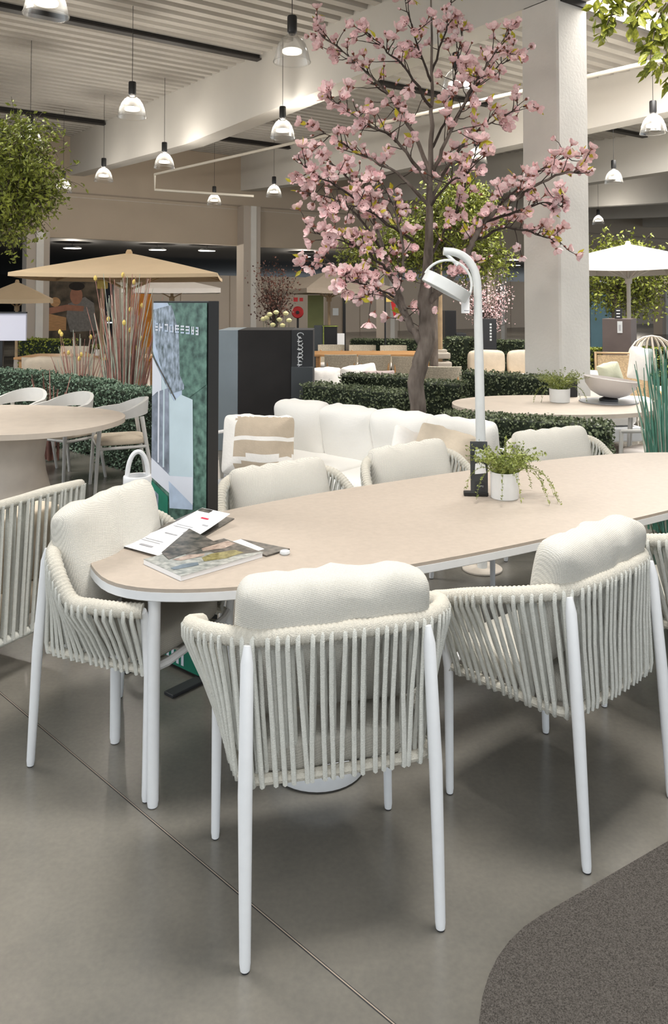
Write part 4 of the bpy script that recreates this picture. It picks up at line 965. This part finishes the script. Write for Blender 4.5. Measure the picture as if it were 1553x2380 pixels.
tv, L, h, zb = panel('wall_screen', 'pale lavender screen at the left frame edge', 'screen', -30, 57, 728, 10.6, 10.6, 'lavender', .04, 792)
rbox('stand', (L*.3, .05, zb/2), (.06, .05, zb), 'black', tv, .004); rbox('bezel', (L/2, .0, h+.008), (L+.02, .05, .02), 'charcoal', tv, .003)
nm, L, h, zb = panel('price_stand', 'white upright price card on the far hedge table', 'sign', 784, 801, 775, 16.0, 16.0, 'paper', .02, 802); rbox('stem', (L/2, .01, zb/2), (.02, .02, zb), 'black', nm, .002)
# hose reel
hp = at(692, 726, 22); t = thing('hose_reel', 'red fire hose reel on the far wall', 'hose reel', hp)
ax_ = Matrix.Rotation(PI/2, 3, 'X'); mb = MB(); mb.lathe([(0, .06), (.15, .06), (.17, .03), (.17, -.03), (.15, -.06), (0, -.06)], (0, 0, 0), 20, ax_); auto(mb.build('drum', 'red', t)); mb = MB(); mb.lathe([(0, .09), (.05, .09), (.05, .02)], n=12, axis=ax_); mb.build('hub', 'black', t)
rbox('bracket', (0, .10, -hp.z/2), (.06, .06, hp.z), 'black', t, .004); rbox('notice', (-.06, .05, .36), (.12, .01, .12), 'red', t, .002); rbox('notice', (.10, .05, .36), (.10, .01, .10), 'red', t, .002)
# yellow sign with red flag
yp = fl(896, 17); t = thing('sign_post', 'black post with yellow sign and red pennant behind the tree', 'sign', yp)
h_ = at(896, 690, 17).z; mb = MB(); mb.tube([(0, 0, 0), (0, 0, h_+.1)], .018, 8); mb.build('post', 'black', t); rbox('sign_board', (.10, -.02, h_+.0), (.16, .02, .22), 'flower_yellow', t, .003)
mb = MB(); mb.face([(.12, -.03, h_-.1), (.22, -.03, h_-.1), (.23, -.03, h_-.42), (.19, -.03, h_-.46)]); mb.build('pennant', 'red', t)
# mural with figures, orange hanging
mu, L, h, zb = panel('photo_mural', 'large photo mural of two people working at a table, under the parasol', 'mural', 50, 238, 640, 24.5, 26.0, 'mural_ground', .08); zb = at(144, 778, 25.25).z
def mpt(x, y): return ((x-50)/(238-50)*L, h-(y-640)/(778-640)*(h-zb))
def mshape(nm_, pts, m, k): mb = MB(); mb.face([(mpt(x, y)[0], -.004*k, mpt(x, y)[1]) for x, y in pts]); mb.build(nm_, m, mu)
def mell(nm_, cx, cy, rx, ry, m, k, a=0): mshape(nm_, [(cx+rx*math.cos(t_)*math.cos(a)-ry*math.sin(t_)*math.sin(a), cy+rx*math.cos(t_)*math.sin(a)+ry*math.sin(t_)*math.cos(a)) for t_ in [2*PI*i/18 for i in range(18)]], m, k)
mshape('shirt_print', [(152, 706), (192, 690), (214, 705), (222, 770), (158, 772), (148, 735)], 'shirt_grey', 1); mell('face_print', 171, 687, 15, 21, 'skin', 2); mell('hair_print', 172, 665, 19, 10, 'hair_dark', 3)
mshape('arm_print', [(104, 716), (150, 708), (190, 712), (188, 724), (150, 722), (108, 730)], 'skin', 3); mell('bowl_print', 122, 702, 12, 11, 'wood', 2)
mshape('figure_print', [(52, 700), (88, 696), (102, 730), (96, 770), (56, 772)], 'navy', 1); mell('figure_print', 74, 704, 18, 12, 'stone_beige', 2); mshape('arm_print', [(64, 734), (86, 700), (96, 704), (74, 744)], 'skin', 3)
mshape('table_print', [(104, 728), (148, 738), (148, 768), (106, 768)], 'wood', 1)
panel('orange_hanging', 'orange textile hanging behind the tall dry grasses', 'textile', 292, 350, 668, 22, 22, 'orange_cloth', .03)
# ------------------------------------------------------------------ left dining set
LT = thing('dining_table', 'cream round-ended pedestal dining table at left with thick cone foot', 'table', (-2.72, 6.35, 0), math.radians(-14))
mb = MB(); mb.prism(sup_poly(1.02, .78, 2.3, 64), .705, .745); o = mb.build('tabletop', 'sand_ceramic', LT); bevel(o, .012, 3)
mb = MB(); mb.lathe([(0, 0), (.30, 0), (.30, .02), (.25, .15), (.195, .36), (.18, .48), (.20, .62), (.23, .705), (0, .705)], (.32, -.15, 0), 36); auto(mb.build('pedestal', 'sand_ceramic', LT), 50)
def arm_chair(label, loc, rz, grp):
    t = thing('curved_arm_chair', label, 'chair', loc, rz, grp); m = 'table_rim'
    for sx in (-1, 1):
        mb = MB(); mb.tube([(sx*.25, .24, 0), (sx*.225, .20, .66)], [.014, .020], 10); auto(mb.build('leg', m, t))
        mb = MB(); mb.tube([(sx*.25, -.27, 0), (sx*.20, -.16, .66)], [.014, .020], 10); auto(mb.build('leg', m, t))
        mb = MB(); mb.tube([(sx*.235, .21, .40), (sx*.225, -.2, .40)], .014, 8); auto(mb.build('side_rail', m, t))
    mb = MB(); mb.tube([(-.235, .21, .41), (.235, .21, .41)], .014, 8); auto(mb.build('front_rail', m, t)); mb = MB(); mb.tube([(-.225, -.2, .41), (.225, -.2, .41)], .014, 8); auto(mb.build('back_rail', m, t))
    o = cushion('seat', .46, .45, .06, 'mauve_cloth' if False else 'beige_cloth', t, n=8); o.rotation_euler = (PI/2, 0, 0); o.location = (0, 0, .445)
    mb = MB(); rows = []
    for k in range(25):
        a = PI*(1.0+k/24)+0; hh = .05+.085*math.sin(PI*k/24); z0 = .645+.03*math.sin(PI*k/24)
        x, y = .275*math.cos(a), .30*math.sin(a)+.06; ix, iy = .245*math.cos(a), .268*math.sin(a)+.06
        if k < 2 or k > 22: y = iy = .20 if k in (0, 24) else .12
        rows.append([(x, y, z0), (x*1.03, y*1.03, z0+hh), (ix*1.03, iy*1.03, z0+hh), (ix, iy, z0)])
    mb.quadgrid(rows, False, True); mb.face(rows[0]); mb.face(rows[-1]); auto(mb.build('curved_backrest', m, t), 50); return t
G2 = 'curved arm chairs around the left dining table'
a1 = arm_chair('white curved arm chair at right end of the left dining table, fully in view', (-1.94, 7.14, 0), math.radians(112), G2)
dup(a1, 'white curved arm chair second along the left dining table', (-2.55, 7.47, 0), math.radians(150), G2)
dup(a1, 'white curved arm chair third along the left dining table', (-3.12, 7.78, 0), math.radians(165), G2)
dup(a1, 'white curved arm chair farthest along the left dining table', (-3.72, 8.08, 0), math.radians(165), G2)
# ------------------------------------------------------------------ dry ornamental grasses
def grasses(label, px, d, h, n, spread, mats, tips, seed, name='ornamental_grass', w=.010):
    rnd = random.Random(seed); t = thing(name, label, 'grass', fl(px, d)); mbs = [MB() for _ in mats]; fm = MB()
    for i in range(n):
        a = rnd.uniform(0, 2*PI); r = rnd.uniform(0, spread*.5); p = Vector((r*math.cos(a), r*math.sin(a), .02)); hh = h*rnd.uniform(.55, 1); lean = rnd.uniform(.02, .32)*spread; k = rnd.randrange(len(mats))
        pts = [p+Vector((math.cos(a)*lean*f*f*2, math.sin(a)*lean*f*f*2, hh*f)) for f in (0, .25, .5, .75, 1)]
        mbs[k].tube(pts, [w, w*.95, w*.8, w*.6, w*.35], 4, caps=False)
        if tips and rnd.random() < tips: q = pts[-1]; fm.lathe([(0, -.02), (.018, 0), (.022, .025), (.012, .045), (0, .055)], tuple(q), 7)
    for m_, mm in zip(mats, mbs): mm.build('stems', m_, t)['kind'] = 'stuff'
    if tips: fm.build('flower_heads', 'flower_yellow', t)['kind'] = 'stuff'
    return t
grasses('tall dry grass clump with yellow flower heads beside the totem', 288, 9.25, 2.0, 150, .42, ['grass_pale', 'grass_red', 'grass_pale', 'grass_red'], .09, 3)
grasses('short reddish grass clump behind the left hedge', 182, 10.3, 1.30, 60, .35, ['grass_red', 'grass_red', 'grass_pale'], .08, 4)
grasses('dark reddish grass stalks behind the left dining chairs', 118, 8.3, .95, 26, .22, ['grass_red', 'rust_leaf'], .1, 5)
grasses('teal green reed clump at the right frame edge beyond the table', 1548, 5.75, 1.35, 130, .26, ['grass_teal', 'grass_teal', 'grass_teal', 'grass_pale'], 0, 6, 'reed_clump', .008)
mb = MB(); q = fl(1420, 4.4)
grasses('green reed clump on the floor at right under the table edge', 1575, 4.1, .62, 60, .22, ['leaf_dark', 'grass_teal'], 0, 8, 'reed_clump', .007)
t = thing('flower_bunch', 'pale yellow flowers behind the black booth', 'flowers', fl(640, 10.6))
rnd = random.Random(9); st = MB()
for i in range(9):
    p = at(612+i*7.5, rnd.uniform(728, 762), 10.6)-t.location; st.tube([(p.x*.6, p.y, 0), tuple(p)], .004, 4); mb = MB(); mb.lathe([(0, -.02), (.03, -.005), (.04, .02), (.02, .04), (0, .045)], tuple(p), 8); auto(mb.build('flower_head', 'flower_lemon', t))
st.build('stems', 'leaf_dark', t)
# ------------------------------------------------------------------ round planter table behind the hedge, right
rt_c = Vector((2.0, 7.14, 0)); RT = thing('round_table', 'large cream round table behind the nearest hedge at right', 'table', rt_c, 0)
mb = MB(); mb.prism(sup_poly(.92, .68, 2.1, 64), .72, .755); o = mb.build('tabletop', 'sand_ceramic', RT); bevel(o, .008, 2)
mb = MB(); mb.lathe([(0, 0), (.33, 0), (.33, .02), (.26, .2), (.24, .5), (.28, .72), (0, .72)], n=28); auto(mb.build('pedestal', 'stone_beige', RT), 50)
bw = onz(1415, 934, .756)
potted('potted_fern', 'green fern in white pot on the round cream table at right', onz(1305, 936, .756)+Vector((0, .05, .0)), .095, .125, 'leaf_fern', .26, [(-.3, .26), (.4, .25), (3.3, .28), (2.8, .25), (-2.6, .25), (.0, .27)], 15)
tr = thing('fire_bowl', 'pale grey bowl on black foot and silver tray, on the round cream table', 'bowl', bw)
mb = MB(); mb.lathe([(0, 0), (.26, 0), (.265, .006), (.262, .010), (0, .010)], n=32); auto(mb.build('tray', 'silver', tr)); mb = MB(); mb.lathe([(0, .01), (.085, .01), (.085, .03), (.05, .045), (0, .045)], n=20); auto(mb.build('foot', 'black', tr))
mb = MB(); mb.lathe([(0, .045), (.09, .048), (.17, .085), (.225, .15), (.245, .215), (.238, .22), (.21, .16), (.15, .10), (0, .07)], n=36); o = auto(mb.build('bowl', 'bowl_grey', tr), 50); o.rotation_euler = (0, math.radians(7), 0)
bx_ = onz(1337, 925, .756); rb = rbox('black_box', (bx_.x, bx_.y+.12, .756+.092), (.10, .08, .184), 'charcoal', None, .004); tag(rb, 'small black box behind the fern on the round cream table', 'box')
st_ = onz(1352, 920, .756)
# stone chairs under that table
def side_chair(label, loc, rz, grp, seat_m='white_cloth', back_m='rope_far', leg_m='wood', backh=.82):
    t = thing('dining_chair', label, 'chair', loc, rz, grp)
    for sx in (-1, 1):
        mb = MB(); mb.tube([(sx*.23, .22, 0), (sx*.22, .20, .62)], [.014, .018], 8); auto(mb.build('leg', leg_m, t)); mb = MB(); mb.tube([(sx*.23, -.25, 0), (sx*.21, -.19, backh-.1)], [.014, .018], 8); auto(mb.build('leg', leg_m, t))
        mb = MB(); mb.tube([(sx*.22, .20, .62), (sx*.25, 0, .65), (sx*.22, -.19, .69)], .016, 8); auto(mb.build('armrest', leg_m, t))
    o = cushion('seat', .47, .46, .09, seat_m, t, n=6); o.rotation_euler = (PI/2, 0, 0); o.location = (0, .01, .44)
    mb = MB(); rows = []
    for k in range(13):
        u = k/12*2-1; x = .26*math.sin(u*1.35)/math.sin(1.35); y = -.24+.16*(1-math.cos(u*1.2)); rows.append([(x, y, .40), (x*1.02, y-.03, backh), (x*1.02, y+.0, backh+.005), (x, y+.03, .40)])
    mb.quadgrid(rows, False, True); mb.face(rows[0]); mb.face(rows[-1]); auto(mb.build('backrest', back_m, t), 50); return t
G3 = 'woven dining chairs in the showroom behind'
c1_ = side_chair('woven beige dining chair at near side of far wooden table, left', fl(792, 12.9), 0, G3)
for lab, px, d_, r_ in (('woven beige dining chair at near side of far wooden table, middle', 868, 12.8, 5), ('woven beige dining chair at near side of far wooden table, just left of trunk', 950, 12.5, -4), ('woven beige dining chair right of the tree trunk by the hedge', 1028, 10.6, -10),
                        ('white-seated chair on the far side of the wooden table, left', 770, 15.4, 180), ('white-seated chair on the far side of the wooden table, middle', 842, 15.3, 175), ('white-seated chair on the far side of the wooden table, right', 918, 15.2, 185)):
    dup(c1_, lab, fl(px, d_), math.radians(r_), G3)
wt = thing('wooden_table', 'warm wooden dining table in the middle distance behind the hedge', 'table', fl(870, 14.2), .02)
rbox('tabletop', (0, 0, .74), (2.25, .95, .04), 'wood', wt, .006)
for x in (-1.02, 1.02):
    for y in (-.38, .38): rbox('leg', (x, y, .36), (.07, .07, .72), 'wood', wt, .006)
# low wooden sofa with cushions behind hedge (centre)
ws = thing('wooden_sofa', 'wood-framed lounge sofa with white cushions behind the black booth', 'sofa', fl(795, 11.2), math.radians(-6))
rbox('seat_frame', (0, 0, .26), (1.6, .80, .08), 'wood', ws, .01); rbox('arm', (-.82, 0, .48), (.10, .80, .08), 'wood', ws, .02); rbox('arm', (.42, .1, .48), (.10, .6, .08), 'wood', ws, .02)
for x in (-.75, .75):
    for y in (-.35, .35): rbox('leg', (x, y, .12), (.07, .07, .24), 'wood', ws, .006)
o = cushion('seat_cushion', 1.5, .74, .14, 'white_cloth', ws, n=8); o.rotation_euler = (PI/2, 0, 0); o.location = (0, 0, .37)
pillow('white square pillow just right of the black booth', 758, 884, 10.95, .42, .36, .16, 'white_cloth', .1, -15, 0, 31)
pillow('white pillow tilted on the wooden sofa, behind the mauve one', 836, 876, 11.0, .50, .34, .16, 'white_cloth', .15, -15, -8, 32)
pillow('mauve lumbar pillow on the wooden sofa', 880, 878, 10.75, .44, .19, .13, 'mauve_cloth', .05, -10, 0, 33, .3)
# timber pole on stone base
sp0 = fl(1022, 13.0); t = thing('parasol_pole', 'round timber pole in stepped stone base right of the trunk', 'pole', sp0); ph = at(1022, 600, 13).z; z1 = at(1030, 812, 13).z
mb = MB(); mb.tube([(0, 0, .1), (0, 0, ph)], .055, 12); auto(mb.build('pole', 'wood_pale', t)); rbox('base', (.04, 0, (z1-.2)/2), (.30, .30, z1-.2), 'stone_beige', t, .02); rbox('collar', (.04, 0, z1-.1), (.26, .26, .10), 'stone_beige', t, .02); rbox('collar', (.04, 0, z1-.03), (.16, .16, .06), 'stone_beige', t, .01)
# right middle lounge: wooden armchair, coffee table
wl = thing('wooden_lounge_chair', 'wooden lounge chair with slanted arms left of the column', 'armchair', fl(1085, 11.5), math.radians(30))
for x in (-.33, .33):
    mb = MB(); mb.tube([(x, .42, 0), (x, .34, .52), (x, -.40, .56)], .035, 8); auto(mb.build('arm', 'wood', wl)); mb = MB(); mb.tube([(x, -.42, .0), (x, -.30, .56)], .03, 8); auto(mb.build('leg', 'wood', wl))
rbox('seat_frame', (0, 0, .28), (.66, .72, .06), 'wood', wl, .01); o = cushion('seat_cushion', .60, .66, .14, 'beige_cloth', wl, n=6); o.rotation_euler = (PI/2, 0, 0); o.location = (0, 0, .38)
bs = thing('lounge_sofa', 'beige lounge sofa beside the concrete column', 'sofa', fl(1185, 12.9), 0)
rbox('seat_base', (0, 0, .2), (1.3, .8, .2), 'beige_cloth', bs, .04)
for x in (-.33, .33): o = cushion('back_cushion', .62, .42, .2, 'beige_cloth', bs, n=8, dent=.01); o.location = (x, .25, .66)
o = cushion('seat_cushion', 1.25, .7, .16, 'beige_cloth', bs, n=6); o.rotation_euler = (PI/2, 0, 0); o.location = (0, -.05, .38)
ct = thing('coffee_table', 'round white coffee table left of the column', 'table', fl(1202, 10.9), 0)
mb = MB(); mb.lathe([(0, .60), (.42, .60), (.44, .61), (.44, .64), (.42, .655), (0, .655)], n=36); auto(mb.build('tabletop', 'sand_ceramic', ct))
for a in (.4, 2.5, 4.6): mb = MB(); mb.tube([(.32*math.cos(a), .32*math.sin(a), 0), (.2*math.cos(a), .2*math.sin(a), .6)], .022, 8); auto(mb.build('leg', 'wood', ct))
bk = rbox('book', (fl(1206, 10.9).x, 10.85, .668), (.22, .16, .024), 'paper', None, .002); tag(bk, 'white book lying on the coffee table left of the column', 'book')
# right lounge chair with caned back
rc = thing('caned_lounge_chair', 'wood-framed lounge chair with caned back right of the column', 'armchair', fl(1458, 10.0), math.radians(168))
rbox('seat_frame', (0, 0, .30), (.72, .72, .06), 'wood', rc, .01)
for x in (-.37, .37):
    mb = MB(); mb.tube([(x, .40, 0), (x, .36, .54), (x, -.34, .58), (x, -.36, 0)], .026, 8); auto(mb.build('arm_frame', 'wood', rc))
mb = MB(); mb.tube([(-.33, -.26, .3), (-.33, -.40, 1.0), (.33, -.40, 1.0), (.33, -.26, .3)], .022, 8); auto(mb.build('back_frame', 'wood_pale', rc)); rbox('caned_panel', (0, -.33, .65), (.62, .02, .66), 'tan_cloth', rc, .004, (math.radians(11), 0, 0))
o = cushion('seat_cushion', .64, .66, .13, 'white_cloth', rc, n=8); o.rotation_euler = (PI/2, 0, 0); o.location = (0, .02, .40)
pillow('sage green pillow on the lounge seating right of the column', 1418, 868, 8.75, .26, .24, .10, 'sage_cloth', .1, -15, -12, 41)
pillow('white pillow propped against the caned back at right', 1488, 845, 9.45, .26, .40, .12, 'white_cloth', -.3, -10, 8, 42, .4)
wsf = thing('white_lounge_sofa', 'low white lounge seat against the right side of the column', 'sofa', fl(1400, 9.1), .15)
rbox('base', (0, 0, .2), (.62, .7, .16), 'white_metal', wsf, .02); o = cushion('seat_cushion', .6, .66, .2, 'white_cloth', wsf, n=6); o.rotation_euler = (PI/2, 0, 0); o.location = (0, 0, .38); o = cushion('back_cushion', .5, .42, .2, 'white_cloth', wsf, n=8, dent=.01); o.location = (-.10, .22, .66)
# side table at right
stb = thing('side_table', 'grey oval side table behind the bowl at right', 'table', fl(1500, 8.2), 0)
mb = MB(); mb.prism(sup_poly(.34, .25, 2.2, 40), .55, .58); mb.build('tabletop', 'table_rim', stb)
for a in (.4, 2.0, 3.6, 5.2): mb = MB(); mb.tube([(.25*math.cos(a), .18*math.sin(a), 0), (.2*math.cos(a), .15*math.sin(a), .55)], .016, 8); auto(mb.build('leg', 'table_rim', stb))
# cane dome chair
cd = thing('cane_dome_chair', 'beige cane dome chair at the right frame edge below the white parasol', 'armchair', fl(1535, 10.6), 0)
zt = at(1535, 783, 10.6).z
for i in range(9):
    a = -1.1+i*.275; mb = MB(); mb.tube([(math.sin(a)*.42*math.sin(f*PI/2)*1.0, .25-.5*f*f*abs(math.cos(a))*.3, zt-.55*f**2*.9) for f in (0, .2, .4, .6, .8, 1)], .016, 6); auto(mb.build('hoop', 'rope_far' if i % 2 else 'stone_beige', cd), 60)
for sx in (-1, 1): mb = MB(); mb.tube([(sx*.36, .2, 0), (sx*.42, .22, zt-.5)], .02, 8); auto(mb.build('leg', 'stone_beige', cd))
o = cushion('seat', .74, .5, .16, 'white_cloth', cd, n=6); o.rotation_euler = (PI/2, 0, 0); o.location = (0, .0, .45); mb = MB(); mb.tube([(-.40, .2, .38), (.40, .2, .38)], .02, 6); mb.build('seat_bar', 'stone_beige', cd)
# right chairs under round table
c2_ = side_chair('white dining chair under right end of the round cream table', fl(1530, 6.45), math.radians(40), 'chairs at the round cream table', 'bowl_grey', 'bowl_grey', 'table_rim', .68)
dup(c2_, 'white dining chair tucked behind the teal reeds at right', fl(1640, 7.3), math.radians(80), 'chairs at the round cream table')
# ------------------------------------------------------------------ left far furniture
G4 = 'pale dining chairs in the far left set'
ft = thing('wooden_table', 'pale wooden dining table in the far left set under the parasol', 'table', fl(205, 13.4), -.05)
rbox('tabletop', (0, 0, .74), (2.2, .95, .04), 'wood', ft, .006)
for x in (-1.0, 1.0):
    for y in (-.38, .38): rbox('leg', (x, y, .36), (.07, .07, .72), 'wood', ft, .006)
potted('potted_plant', 'tiny potted plant on the pale wooden table at far left', fl(226, 13.4)+Vector((0, 0, .7605)), .06, .11, 'leaf_fern', .13, [(.5, .1), (2.5, .1)], 16)
c3_ = side_chair('pale dining chair at the near side of the far left table, left of two', fl(95, 12.3), math.radians(8), G4, 'beige_cloth', 'beige_cloth')
dup(c3_, 'pale dining chair at the near side of the far left table, right of two', fl(190, 12.2), math.radians(-6), G4)
dup(c3_, 'pale dining chair behind the far left table', fl(165, 14.9), math.radians(180), G4)
lsf = thing('lounge_sofa', 'grey-beige lounge sofa behind the left hedge', 'sofa', fl(128, 11.3), math.radians(-4))
rbox('seat_base', (0, 0, .22), (1.25, .8, .22), 'mauve_cloth', lsf, .04); o = cushion('back_cushion', 1.2, .42, .22, 'beige_cloth', lsf, n=8, dent=.012); o.location = (0, .28, .66); o = cushion('seat_cushion', 1.2, .7, .16, 'beige_cloth', lsf, n=6); o.rotation_euler = (PI/2, 0, 0); o.location = (0, -.05, .40)
gb = thing('grill', 'black barbecue kettle with white lid at the left frame edge', 'barbecue', fl(-40, 11.3), 0)
mb = MB(); mb.lathe([(0, .62), (.12, .64), (.22, .74), (.25, .86), (.25, .88), (0, .88)], n=24); auto(mb.build('kettle', 'black_gloss', gb)); mb = MB(); mb.lathe([(.25, .885), (.24, .96), (.17, 1.05), (.05, 1.09), (0, 1.09)], n=24); auto(mb.build('lid', 'paper_grey', gb))
for a in (.5, 2.6, 4.7): mb = MB(); mb.tube([(.3*math.cos(a), .3*math.sin(a), 0), (.15*math.cos(a), .15*math.sin(a), .66)], .014, 6); mb.build('leg', 'black', gb)
